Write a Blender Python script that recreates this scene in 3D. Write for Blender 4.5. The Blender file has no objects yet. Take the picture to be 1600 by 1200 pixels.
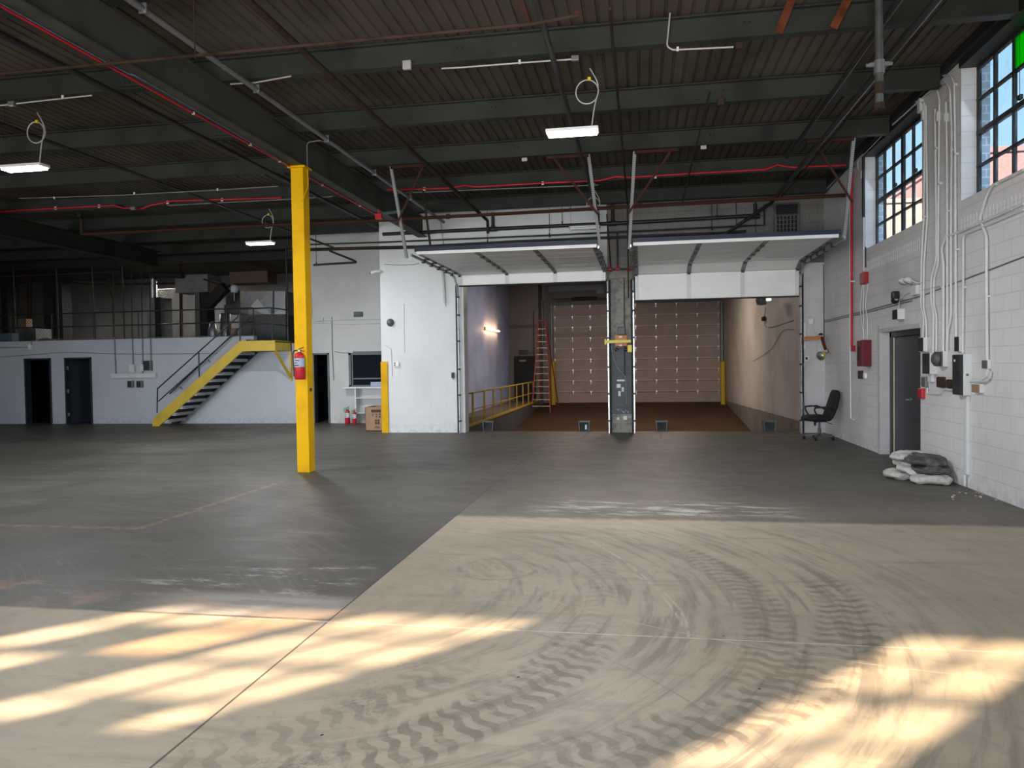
import bpy, bmesh, math, random
from mathutils import Vector, Matrix
random.seed(7)
S = bpy.context.scene
COL = S.collection
V = Vector
# ------------------------------------------------------------ camera (metres; X right, Y into the hall, Z up)
FPX, YAW, PITCH, ROLL, EYE = 1184.0, .1700, .02588, -.01507, 1.7
_f = V((-math.sin(YAW), math.cos(YAW), 0)); _r = V((math.cos(YAW), math.sin(YAW), 0)); _u = V((0, 0, 1))
_f2 = _f*math.cos(PITCH) - _u*math.sin(PITCH); _u2 = _u*math.cos(PITCH) + _f*math.sin(PITCH)
_r3 = _r*math.cos(ROLL) + _u2*math.sin(ROLL); _u3 = _u2*math.cos(ROLL) - _r*math.sin(ROLL)
cd = bpy.data.cameras.new('camera'); cam = bpy.data.objects.new('camera', cd); COL.objects.link(cam)
cd.sensor_width = 36; cd.lens = 36*FPX/1600; cd.clip_end = 400; cd.clip_start = .05
cam.matrix_world = Matrix(((_r3.x, _u3.x, -_f2.x, 0), (_r3.y, _u3.y, -_f2.y, 0), (_r3.z, _u3.z, -_f2.z, EYE), (0, 0, 0, 1)))
S.camera = cam
# measured point of the photograph -> place on a real plane of the hall
def on(px, py, ax, v):
    d = _r3*((px-800)/FPX) + _u3*((600-py)/FPX) + _f2
    c = V((0, 0, EYE)); return c + d*((v-c[ax])/d[ax])
def AX(px, py, v): return on(px, py, 0, v)
def AY(px, py, v): return on(px, py, 1, v)
def AZ(px, py, v): return on(px, py, 2, v)
# ------------------------------------------------------------ world, sun, daylight, exposure
S.view_settings.view_transform = 'Standard'; S.view_settings.look = 'None'
S.view_settings.gamma = 1; S.view_settings.use_curve_mapping = False
S.view_settings.exposure = 1.2
try:
    S.cycles.use_denoising = True; S.cycles.max_bounces = 7; S.cycles.diffuse_bounces = 5; S.cycles.sample_clamp_indirect = 6
except Exception: pass
w = bpy.data.worlds.new('sky'); S.world = w; w.use_nodes = True
wn = w.node_tree.nodes; wl_ = w.node_tree.links; wn.clear()
wo = wn.new('ShaderNodeOutputWorld'); wb = wn.new('ShaderNodeBackground'); wr = wn.new('ShaderNodeValToRGB')
wt = wn.new('ShaderNodeTexCoord'); ws = wn.new('ShaderNodeSeparateXYZ')
wl_.new(wt.outputs['Generated'], ws.inputs[0]); wl_.new(ws.outputs['Z'], wr.inputs[0]); wl_.new(wr.outputs[0], wb.inputs[0]); wl_.new(wb.outputs[0], wo.inputs[0])
wr.color_ramp.elements[0].position = 0.0; wr.color_ramp.elements[0].color = (.62, .78, .95, 1)
wr.color_ramp.elements[1].position = .55; wr.color_ramp.elements[1].color = (.20, .46, .66, 1)
wb.inputs[1].default_value = .62
SUN = V((.9, 1, -.8)).normalized()
sd = bpy.data.lights.new('sun', 'SUN'); so = bpy.data.objects.new('sun', sd); COL.objects.link(so)
sd.energy = 13; sd.angle = math.radians(.9); sd.color = (1, .81, .60)
so.rotation_euler = SUN.to_track_quat('-Z', 'Y').to_euler(); so.location = (-20, -20, 20)
def area(name, loc, dirv, sx, sy, e, col, spread=180):
    d = bpy.data.lights.new(name, 'AREA'); d.shape = 'RECTANGLE'; d.size = sx; d.size_y = sy; d.energy = e; d.color = col
    o = bpy.data.objects.new(name, d); COL.objects.link(o); o.location = loc
    z_ = -V(dirv).normalized(); x_ = (V((0, 0, 1)).cross(z_) if abs(z_.z) < .95 else V((1, 0, 0))).normalized(); y_ = z_.cross(x_); o.rotation_euler = Matrix((x_, y_, z_)).transposed().to_euler(); d.spread = math.radians(spread); return o
# added fill at made-up rear openings; daylight at the right wall's high windows
area('rear_fill_light', (-1.5, -1.6, 1.9), (0, 1, .05), 5.5, 3.2, 125, (.97, .98, 1.0), 85)
area('rear_fill_light', (-16.5, -1.6, 1.4), (.35, 1, -.10), 9, 2.4, 125, (.90, .95, 1.0), 80)
area('daylight_right_window', (4.46, 9.45, 4.64), (-1, 0, -.55), 2.9, 1.7, 5, (.72, .85, 1.0))
area('daylight_right_window', (4.46, 13.83, 4.64), (-1, 0, -.55), 2.9, 1.7, 5, (.72, .85, 1.0))
area('daylight_right_window', (4.46, 5.08, 4.64), (-1, 0, -.55), 2.9, 1.7, 5, (.72, .85, 1.0))
# ------------------------------------------------------------ node helpers
class N:
    nt = None
    def __init__(s, x): s.s = x
    def _op(a, op, b=None, c=None):
        n = N.nt.nodes.new('ShaderNodeMath'); n.operation = op
        for i, x in enumerate((a, b, c)):
            if x is None: continue
            if isinstance(x, N): N.nt.links.new(x.s, n.inputs[i])
            else: n.inputs[i].default_value = x
        return N(n.outputs[0])
    def __add__(a, b): return N._op(a, 'ADD', b)
    __radd__ = __add__
    def __sub__(a, b): return N._op(a, 'SUBTRACT', b)
    def __rsub__(a, b): return N._op(b, 'SUBTRACT', a)
    def __mul__(a, b): return N._op(a, 'MULTIPLY', b)
    __rmul__ = __mul__
    def __truediv__(a, b): return N._op(a, 'DIVIDE', b)
    def abs(a): return N._op(a, 'ABSOLUTE')
    def sin(a): return N._op(a, 'SINE')
    def sqrt(a): return N._op(a, 'SQRT')
    def lt(a, b): return N._op(a, 'LESS_THAN', b)
    def gt(a, b): return N._op(a, 'GREATER_THAN', b)
    def mx(a, b): return N._op(a, 'MAXIMUM', b)
    def mn(a, b): return N._op(a, 'MINIMUM', b)
    def frac(a): return N._op(a, 'FRACT')
    def ss(a, lo, hi, o0=0., o1=1.):
        n = N.nt.nodes.new('ShaderNodeMapRange'); n.interpolation_type = 'SMOOTHSTEP'
        N.nt.links.new(a.s, n.inputs[0]); n.inputs[1].default_value = lo; n.inputs[2].default_value = hi
        n.inputs[3].default_value = o0; n.inputs[4].default_value = o1; return N(n.outputs[0])
def newmat(name, rough=.6, metal=0., spec=.4):
    m = bpy.data.materials.new(name); m.use_nodes = True; N.nt = m.node_tree
    b = m.node_tree.nodes['Principled BSDF']; b.inputs['Roughness'].default_value = rough; b.inputs['Metallic'].default_value = metal
    b.inputs['Specular IOR Level'].default_value = spec
    return m, b
def pos(kind='Object'):
    t = N.nt.nodes.new('ShaderNodeTexCoord'); return N(t.outputs[kind])
def xyz(p):
    s = N.nt.nodes.new('ShaderNodeSeparateXYZ'); N.nt.links.new(p.s, s.inputs[0]); return [N(o) for o in s.outputs]
def comb(x, y, z=0):
    s = N.nt.nodes.new('ShaderNodeCombineXYZ')
    for i, v in enumerate((x, y, z)):
        if isinstance(v, N): N.nt.links.new(v.s, s.inputs[i])
        else: s.inputs[i].default_value = v
    return N(s.outputs[0])
def noise(p, scale, detail=4, rough=.55, dist=0.):
    n = N.nt.nodes.new('ShaderNodeTexNoise'); N.nt.links.new(p.s, n.inputs['Vector']); n.inputs['Scale'].default_value = scale
    n.inputs['Detail'].default_value = detail; n.inputs['Roughness'].default_value = rough; n.inputs['Distortion'].default_value = dist
    return N(n.outputs[0])
def mix(a, b, f):
    n = N.nt.nodes.new('ShaderNodeMix'); n.data_type = 'RGBA'
    for sck, v in ((n.inputs[0], f), (n.inputs[6], a), (n.inputs[7], b)):
        if isinstance(v, N): N.nt.links.new(v.s, sck)
        elif isinstance(v, tuple): sck.default_value = (*v, 1) if len(v) == 3 else v
        else: sck.default_value = v
    return N(n.outputs[2])
def setc(b, c):
    if isinstance(c, N): N.nt.links.new(c.s, b.inputs['Base Color'])
    else: b.inputs['Base Color'].default_value = (*c, 1)
def bump(b, h, strength=.3, dist=.01):
    n = N.nt.nodes.new('ShaderNodeBump'); n.inputs['Strength'].default_value = strength; n.inputs['Distance'].default_value = dist
    N.nt.links.new(h.s, n.inputs['Height']); N.nt.links.new(n.outputs[0], b.inputs['Normal'])
M = {}
def plain(name, col, rough=.5, metal=0., var=.12, scale=3., dirt=None, spec=.4):
    m, b = newmat(name, rough, metal, spec); p = pos()
    n = noise(p, scale, 5)
    c2 = dirt or tuple(max(0, c*(1-2*var)) for c in col)
    setc(b, mix(col, c2, n.ss(.42, .75, 0, 1 if dirt else .9))); M[name] = m; return m
def cmu(name, axis, col, mortar, bumpk=.35, dirty=.12, zfn=None, mk=.5):
    m, b = newmat(name, .55, spec=.35); p = pos(); x, y, z = xyz(p)
    u = y if axis == 'x' else x
    bt = N.nt.nodes.new('ShaderNodeTexBrick'); N.nt.links.new(comb(u, z).s, bt.inputs['Vector'])
    bt.inputs['Scale'].default_value = 1; bt.inputs['Brick Width'].default_value = .406; bt.inputs['Row Height'].default_value = .2032
    bt.inputs['Mortar Size'].default_value = .008; bt.inputs['Mortar Smooth'].default_value = .4; bt.inputs['Bias'].default_value = 0
    bt.inputs['Color1'].default_value = (1, 1, 1, 1); bt.inputs['Color2'].default_value = (.93, .93, .93, 1); bt.inputs['Mortar'].default_value = (0, 0, 0, 1)
    fac = N(bt.outputs['Fac'])
    n1 = noise(p, .8, 5); n2 = noise(p, 9, 3)
    n3 = noise(comb(u*1.0, z*.25), 3.5, 4)
    c = mix(col, tuple(k*(1-dirty*1.6) for k in col), n1.ss(.4, .7))
    c = mix(c, tuple(k*.82 for k in col), n3.ss(.56, .8, 0, dirty*3))
    c = mix(c, mortar, fac*mk)
    low = z.ss(.0, .35, 1, 0)*n2.ss(.45, .62)
    c = mix(c, tuple(k*.62 for k in col), low*.5)
    if zfn: c = zfn(c, u, z, n1, n2)
    setc(b, c); bump(b, (1-fac)*1.0 + n2*.18, bumpk, .008); M[name] = m; return m
WH = (.60, .62, .63)
cmu('block_right', 'x', (.70, .70, .71), (.46, .46, .48), .5, .10, None, .34)
cmu('block_front', 'y', (.70, .72, .73), (.55, .565, .58), .15, .06, None, .22)
cmu('block_mezzanine', 'y', (.49, .52, .57), (.44, .47, .51), .12, .06)
cmu('block_recess', 'y', (.56, .565, .56), (.50, .51, .51), .10, .08)
cmu('block_side', 'x', (.55, .56, .58), (.46, .47, .49), .2, .06)
cmu('block_unpainted', 'y', (.20, .19, .175), (.10, .095, .09), .5, .2)  # bare brown grey block, left unpainted above the right opening
def _pil(c, u, z, n1, n2):
    c = mix((.235, .225, .205), (.14, .135, .125), n2.ss(.4, .7))
    k = (z.lt(2.27))*(z.gt(.45))
    c = mix(c, mix((.075, .088, .10), (.055, .064, .073), n1.ss(.4, .6)), k)
    c = mix(c, (.30, .31, .31), z.lt(.62)*z.gt(.35)*noise(pos(), 11, 4).ss(.58, .62))
    return c
cmu('block_pillar', 'y', (.3, .3, .3), (.10, .10, .10), .5, .2, _pil)
def _dockl(c, u, z, n1, n2): return c
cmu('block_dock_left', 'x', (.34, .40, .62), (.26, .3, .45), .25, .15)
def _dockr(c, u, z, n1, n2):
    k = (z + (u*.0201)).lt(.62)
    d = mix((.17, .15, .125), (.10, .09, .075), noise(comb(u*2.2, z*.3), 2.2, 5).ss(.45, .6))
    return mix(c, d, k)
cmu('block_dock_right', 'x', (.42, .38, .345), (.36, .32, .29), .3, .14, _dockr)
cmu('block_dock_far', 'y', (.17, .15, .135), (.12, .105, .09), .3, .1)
cmu('block_dark', 'y', (.21, .205, .20), (.15, .15, .15), .3, .2)
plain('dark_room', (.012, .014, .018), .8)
plain('green_steel', (.038, .042, .035), .6, 0, .3, 1.6, dirt=(.024, .026, .022), spec=.15)
plain('girder_steel', (.070, .072, .062), .6, 0, .2, 1.6, spec=.15)  # the beams' paint made lighter in place of light reaching the girder
plain('black_pipe', (.018, .018, .018), .5)
plain('dark_steel', (.03, .031, .03), .5, .2)
plain('rust_pipe', (.060, .025, .018), .8, 0, .3, 5, dirt=(.045, .022, .016), spec=.08)
plain('rust_orange', (.15, .045, .022), .8, 0, .3, 5, spec=.08)
plain('rust_brown', (.050, .034, .024), .8, 0, .3, 5, spec=.08)
plain('grey_pipe', (.20, .205, .21), .45, .4, .1, 3)
plain('pale_conduit', (.48, .47, .44), .45, .3, .1, 3)
plain('galvanised', (.42, .45, .47), .35, .75, .2, 12)
m, b = newmat('perforated_angle', .4, .3); p = pos(); x, y, z = xyz(p); q_ = ((z*34).frac()-.5).abs().lt(.2)*(((x+y)*0+1))
setc(b, mix((.42, .43, .44), (.12, .12, .12), q_*.55)); M['perforated_angle'] = m
plain('pale_strut', (.40, .40, .39), .5)
plain('shiny_duct', (.55, .56, .58), .28, .9, .15, 5)
plain('red_conduit', (.48, .012, .025), .45)
plain('red_paint', (.33, .012, .02), .35, 0, .15, 2)
plain('red_bright', (.50, .02, .03), .35, 0, .1, 2)
plain('alarm_red', (.13, .008, .016), .4, 0, .1, 2)
plain('yellow_paint', (.74, .42, .002), .5, 0, .0, 2.2, dirt=(.58, .31, .002), spec=.15)
plain('yellow_stair', (.60, .42, .035), .4, 0, .12, 2)
plain('yellow_rail', (.42, .28, .02), .5, 0, .15, 3)
plain('yellow_arm', (.72, .58, .04), .4)
plain('orange_paint', (.55, .20, .04), .5)
plain('black_rail', (.022, .026, .031), .4)
plain('navy_frame', (.035, .045, .056), .35)
plain('navy_door', (.03, .036, .048), .35, 0, .05)
plain('white_panel', (.64, .66, .67), .4, 0, .05, 2)
plain('white_gloss', (.8, .8, .8), .35, 0, .04)
plain('wall_paint', (.52, .525, .535), .5, 0, .08, 2)
plain('door_panel', (.82, .83, .82), .45, 0, .04, 1.2)
plain('door_stile', (.25, .25, .25), .45, .3)
plain('far_door', (.32, .24, .205), .6, 0, .08, 1.2)
plain('bluish_seal', (.012, .02, .045), .5)
plain('rubber', (.012, .012, .013), .7)
plain('black_fabric', (.012, .012, .014), .85, 0, .1, 40)
plain('black_plastic', (.016, .017, .018), .4)
plain('grey_plastic', (.10, .105, .11), .5)
plain('grey_box', (.10, .105, .105), .5, .3, .2, 8)
plain('cardboard', (.34, .215, .135), .8, 0, .08, 6)
plain('ink', (.07, .045, .035), .8)
plain('ivory', (.62, .56, .40), .6)
plain('bag_pale', (.50, .49, .47), .6, 0, .2, 14)
plain('bag_dark', (.05, .05, .05), .55, 0, .2, 9, dirt=(.15, .15, .145))
plain('ladder_red', (.22, .022, .018), .5)
plain('ladder_step', (.42, .33, .26), .4, .5)
plain('label_white', (.7, .7, .7), .5)
plain('label_blue', (.35, .42, .55), .5)
plain('green_tag', (.10, .38, .16), .5)
plain('brown_wrap', (.11, .075, .045), .8); plain('dark_green', (.015, .06, .045)); plain('grey_tread', (.20, .21, .22), .6); plain('tread_grey', (.42, .44, .46), .6)
plain('leveler_plate', (.11, .13, .14), .5, .3, .2, 5)
plain('tan_box', (.30, .20, .11), .7)
plain('sill_conc', (.50, .50, .50), .7, 0, .1, 4)
plain('asphalt', (.06, .06, .06), .9)
plain('yellow_cap', (.8, .6, .02), .4)
plain('blue_wire', (.10, .16, .22), .5)
def deckmat():
    m, b = newmat('roof_deck', .75, 0, .2); p = pos(); x, y, z = xyz(p)
    n = noise(comb(x*1.0, y*.25, 0), 1.2, 6); n2 = noise(comb(x*6.5, y*.5, 0), 1.0, 5); n3 = noise(p, .45, 3)
    c = mix((.100, .087, .068), (.060, .050, .038), n.ss(.35, .65))
    c = mix(c, (.118, .104, .084), n3.ss(.5, .7, 0, .7))
    c = mix(c, (.17, .055, .028), n2.ss(.66, .74, 0, .75))
    setc(b, c); M['roof_deck'] = m
deckmat()
def floormat():
    m, b = newmat('concrete_floor', .5, 0, .22); p = pos(); x, y, z = xyz(p)
    nb = noise(p, .55, 6, .6); nf = noise(p, 7, 6, .65); nm = noise(p, 2.1, 6, .6, .6)
    st = noise(comb(x*.5, y*3.2), 1.3, 6, .62, .4); st2 = noise(comb(x*3, y*.5), 1.1, 5, .6, .5)
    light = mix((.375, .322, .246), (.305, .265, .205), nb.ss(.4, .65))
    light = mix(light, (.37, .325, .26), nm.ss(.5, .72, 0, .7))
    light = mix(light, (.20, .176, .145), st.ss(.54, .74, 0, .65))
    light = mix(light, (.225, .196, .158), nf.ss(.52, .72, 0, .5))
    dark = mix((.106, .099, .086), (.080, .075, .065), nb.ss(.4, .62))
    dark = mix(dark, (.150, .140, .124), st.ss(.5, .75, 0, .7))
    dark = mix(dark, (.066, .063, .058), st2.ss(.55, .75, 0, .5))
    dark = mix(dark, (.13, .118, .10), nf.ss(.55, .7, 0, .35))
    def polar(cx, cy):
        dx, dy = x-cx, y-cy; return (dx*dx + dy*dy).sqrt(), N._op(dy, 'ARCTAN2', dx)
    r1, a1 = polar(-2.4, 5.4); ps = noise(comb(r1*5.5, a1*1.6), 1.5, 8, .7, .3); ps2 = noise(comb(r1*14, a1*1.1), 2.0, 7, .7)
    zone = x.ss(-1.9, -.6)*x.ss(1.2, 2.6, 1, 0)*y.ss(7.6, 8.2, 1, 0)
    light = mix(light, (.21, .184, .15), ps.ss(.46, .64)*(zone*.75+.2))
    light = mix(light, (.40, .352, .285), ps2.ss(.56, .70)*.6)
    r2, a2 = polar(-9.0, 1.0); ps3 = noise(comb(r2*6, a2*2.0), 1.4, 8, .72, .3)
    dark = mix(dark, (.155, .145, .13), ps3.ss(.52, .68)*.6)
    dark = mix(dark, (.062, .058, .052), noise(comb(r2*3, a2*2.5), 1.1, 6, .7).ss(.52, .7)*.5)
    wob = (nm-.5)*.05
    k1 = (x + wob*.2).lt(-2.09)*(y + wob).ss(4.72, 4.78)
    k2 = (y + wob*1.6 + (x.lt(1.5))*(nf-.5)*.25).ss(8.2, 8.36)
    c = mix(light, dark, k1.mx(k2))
    # transition haze of dust just before the dark slab on the left part
    c = mix(c, light, (y.ss(8.3, 11.0, .18, 0))*k2*(x.gt(-2.1)))
    # pale scuffs; last, a brightened strip under the sun patch
    scr = noise(comb(x*1.1, y*3.6 + x*.5), 2.4, 12, .88, .0)*.62 + noise(comb(x*.6, y*2.6), 2.0, 4, .6)*.38
    reg = y.ss(8.35, 8.6)*y.ss(9.0, 9.6, 1, 0)*x.ss(-1.6, -.8)*x.ss(1.1, 2.1, 1, 0)
    c = mix(c, (.44, .43, .40), reg*scr.ss(.495, .56)*.85)
    reg2 = y.ss(5.1, 5.4)*y.ss(5.9, 6.4, 1, 0)*x.ss(-4.3, -3.6)*x.ss(-2.4, -2.12, 1, 0)
    c = mix(c, (.42, .41, .395), reg2*scr.ss(.52, .58)*.7)
    reg3 = y.ss(4.76, 4.8)*y.ss(5.3, 5.6, 1, 0)*x.lt(-2.1)
    c = mix(c, (.36, .33, .29), reg3*scr.ss(.51, .60)*.45)
    reg_sunlit = y.ss(4.77, 4.79)*y.ss(5.15, 5.35, 1, 0)*x.ss(-3.9, -3.2)*x.lt(-2.09)  # slab paled where the sun patch falls, to make the sunlight stronger
    c = mix(c, mix((.34, .31, .28), (.24, .22, .20), scr.ss(.46, .56)), reg_sunlit*.85)
    # worn yellow lines
    wy = nf.ss(.42, .58)
    l1 = ((x+5.33).abs().lt(.05))*y.gt(7.25)*y.lt(10.7); l2 = ((y-7.29).abs().lt(.05))*x.lt(-5.3)
    c = mix(c, (.27, .20, .11), (l1.mx(l2))*wy*.75)
    # tyre marks
    def band(cx, cy, R, wd, x0, x1, y0, y1, k=46, amt=.8, per=.0):
        dx, dy = x-cx, y-cy
        r = (dx*dx + dy*dy).sqrt(); d = (r-R)
        ang = N._op(dy, 'ARCTAN2', dx)
        side = d.abs()
        tread = (ang*(R*k*1.15) + (side*30 if per == 0 else d*per + (d*34).sin()*.9) + nf*3.8 + nm*6).sin().ss(-.2, .35)
        msk = side.ss(wd*.75, wd*1.1, 1, 0)*x.ss(x0, x0+.25)*x.ss(x1-.15, x1, 1, 0)*y.ss(y0, y0+.3)*y.ss(y1-.4, y1, 1, 0)
        return msk*(tread*.85+.15)*noise(p, 3.3, 5, .7).ss(.34, .52)*amt
    t = band(-3.2, 5.2, 2.91, .21, -1.7, 0, 2.4, 4.9, 48, 1, 13)
    t = t.mx(band(-1.35, 5.8, 2.74, .22, -.6, 1.6, 2.6, 6.3, 44, .95, -12))
    t = t.mx(band(-2.2, 5.3, 3.0, .17, .2, 1.2, 3.9, 7.3, 50, .8, 10))
    t = t.mx(band(-3.0, 4.6, 1.95, .18, -2.2, -.6, 2.4, 4.3, 40, .6, 14))
    t = t.mx(band(-4.9, 5.7, 4.6, .12, -1.2, .3, 3.0, 6.9, 50, .35))
    t = t.mx(band(-2.6, 4.6, 2.6, .2, -1.2, .4, 2.2, 3.8, 30, .6))
    c = mix(c, mix((.125, .106, .088), (.175, .15, .125), nf.ss(.4, .6)), t*.72)
    def arc(cx, cy, R, wd, x0, x1, y0, y1):
        dx, dy = x-cx, y-cy; d = ((dx*dx + dy*dy).sqrt()-R).abs()
        return d.lt(wd)*x.gt(x0)*x.lt(x1)*y.gt(y0)*y.lt(y1)
    a = arc(-2.0, 4.9, 2.27, .010, -.1, .4, 4.75, 6.3).mx(arc(-6.2, 4.1, 6.5, .009, -.6, .4, 4.9, 7.2)).mx(arc(2.5, 9.5, 5.2, .006, -1.9, 3, 4.3, 6.5))
    c = mix(c, (.45, .40, .33), a*nf.ss(.38, .55)*.7)
    a = arc(-1.2, 6.15, .32, .02, -1.6, -.8, 5.8, 6.6).mx(arc(-2.4, 2.0, 3.2, .006, -1, 1.2, 2.5, 6))
    c = mix(c, (.22, .19, .16), a*nf.ss(.38, .55)*.7)
    # dark gravelly smear
    g = noise(p, 38, 4, .7).ss(.48, .60)*((x+1.36 + (y-3.9)*-.15).abs().ss(.02, .26, 1, 0))*y.ss(2.6, 3.0)*y.ss(3.9, 4.35, 1, 0)*nm.ss(.4, .6)
    c = mix(c, (.13, .115, .098), g*.7)
    # orange clay tint near the bottom right of the patch
    c = mix(c, (.42, .27, .17), noise(p, 1.3, 4).ss(.55, .72)*y.lt(5.4)*.35*((y-8).lt(0)))
    # specks of debris
    vo = N.nt.nodes.new('ShaderNodeTexVoronoi'); N.nt.links.new(p.s, vo.inputs['Vector']); vo.inputs['Scale'].default_value = 2.3
    c = mix(c, (.03, .028, .025), N(vo.outputs['Distance']).lt(.022))
    vo2 = N.nt.nodes.new('ShaderNodeTexVoronoi'); N.nt.links.new(p.s, vo2.inputs['Vector']); vo2.inputs['Scale'].default_value = 9
    c = mix(c, (.06, .052, .045), N(vo2.outputs['Distance']).lt(.035)*noise(p, 1.7, 3).ss(.5, .6))
    # saw-cut joints and leveller seams
    j = (x+2.088).abs().lt(.0065)*y.lt(16.9)
    sm = 0
    for xx in (-4.05, -1.32, .42, 3.25):
        q = (x-xx).abs().lt(.02)*y.gt(17.2); j = j.mx(q)
    j = j.mx((y-16.9).abs().lt(.008)*(x.gt(-4.1))*.4).mx((x+8.4).abs().lt(.01)*.6).mx((x-6.2).abs().lt(.01))
    c = mix(c, (.03, .028, .026), j*.85)
    wj = (y-4.735).abs().lt(.0075)*x.gt(-3.0)
    c = mix(c, (.50, .46, .40), wj*nf.ss(.34, .48)*.85)
    setc(b, c)
    rg = N._op(nm, 'MULTIPLY', .25); N.nt.links.new((rg+.38).s, b.inputs['Roughness'])
    bump(b, nf*.6 + nm*.4 - j*2, .12, .01); M['concrete_floor'] = m
floormat()
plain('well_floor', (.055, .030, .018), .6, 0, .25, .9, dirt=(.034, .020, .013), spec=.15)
plain('well_wall', (.06, .06, .072), .7, 0, .2, 2)
plain('walkway', (.13, .10, .085), .7)
def glassmat(name, tint, alpha, em=None):
    m = bpy.data.materials.new(name); m.use_nodes = True; N.nt = m.node_tree; nn = m.node_tree.nodes; nn.clear()
    o = nn.new('ShaderNodeOutputMaterial'); t = nn.new('ShaderNodeBsdfTransparent'); d = nn.new('ShaderNodeBsdfTranslucent'); g = nn.new('ShaderNodeBsdfGlossy')
    t.inputs[0].default_value = (*tint, 1); d.inputs[0].default_value = (*[min(1, c*.95) for c in tint], 1); g.inputs['Roughness'].default_value = .1
    p = pos(); n = noise(comb(*xyz(p)), 3.2, 6, .7)
    ms = nn.new('ShaderNodeMixShader'); N.nt.links.new(n.ss(.45, .75, alpha, min(1, alpha+.16)).s, ms.inputs[0])
    N.nt.links.new(t.outputs[0], ms.inputs[1]); N.nt.links.new(d.outputs[0], ms.inputs[2])
    m2 = nn.new('ShaderNodeMixShader'); m2.inputs[0].default_value = .05
    N.nt.links.new(ms.outputs[0], m2.inputs[1]); N.nt.links.new(g.outputs[0], m2.inputs[2]); N.nt.links.new(m2.outputs[0], o.inputs[0]); M[name] = m
glassmat('window_glass', (.90, .97, 1.0), .0)
glassmat('green_glass', (.01, .85, .01), .45)
glassmat('amber_glass', (1, .86, .70), .05)
glassmat('clear_glass', (1, .97, .92), .03)
glassmat('dim_glass', (.10, .14, .09), .1)
def emis(name, col, st):
    m = bpy.data.materials.new(name); m.use_nodes = True; b = m.node_tree.nodes['Principled BSDF']
    b.inputs['Base Color'].default_value = (.8, .8, .8, 1); b.inputs['Emission Color'].default_value = (*col, 1); b.inputs['Emission Strength'].default_value = st; M[name] = m
emis('led_tube', (.96, .97, 1.0), 8); emis('warm_tube', (1, .52, .20), 4); emis('small_glow', (.9, .95, 1), 3)
m, b = newmat('dark_glass', .7, 0, .0); setc(b, (.012, .016, .022)); M['dark_glass'] = m
m, b = newmat('exterior_brick', .8); p = pos(); x, y, z = xyz(p)
bt = N.nt.nodes.new('ShaderNodeTexBrick'); N.nt.links.new(comb(y+x, z).s, bt.inputs['Vector']); bt.inputs['Scale'].default_value = 3
bt.inputs['Color1'].default_value = (.29, .125, .14, 1); bt.inputs['Color2'].default_value = (.25, .10, .115, 1); bt.inputs['Mortar'].default_value = (.25, .18, .17, 1)
setc(b, N(bt.outputs['Color'])); M['exterior_brick'] = m
plain('pale_render', (.34, .245, .21), .8)
m, b = newmat('near_brick', .8); p = pos(); x, y, z = xyz(p)
bt = N.nt.nodes.new('ShaderNodeTexBrick'); N.nt.links.new(comb(y+x, z).s, bt.inputs['Vector']); bt.inputs['Scale'].default_value = 2.4
bt.inputs['Color1'].default_value = (.45, .48, .55, 1); bt.inputs['Color2'].default_value = (.38, .40, .48, 1); bt.inputs['Mortar'].default_value = (.7, .72, .78, 1)
setc(b, N(bt.outputs['Color'])); M['near_brick'] = m
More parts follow.
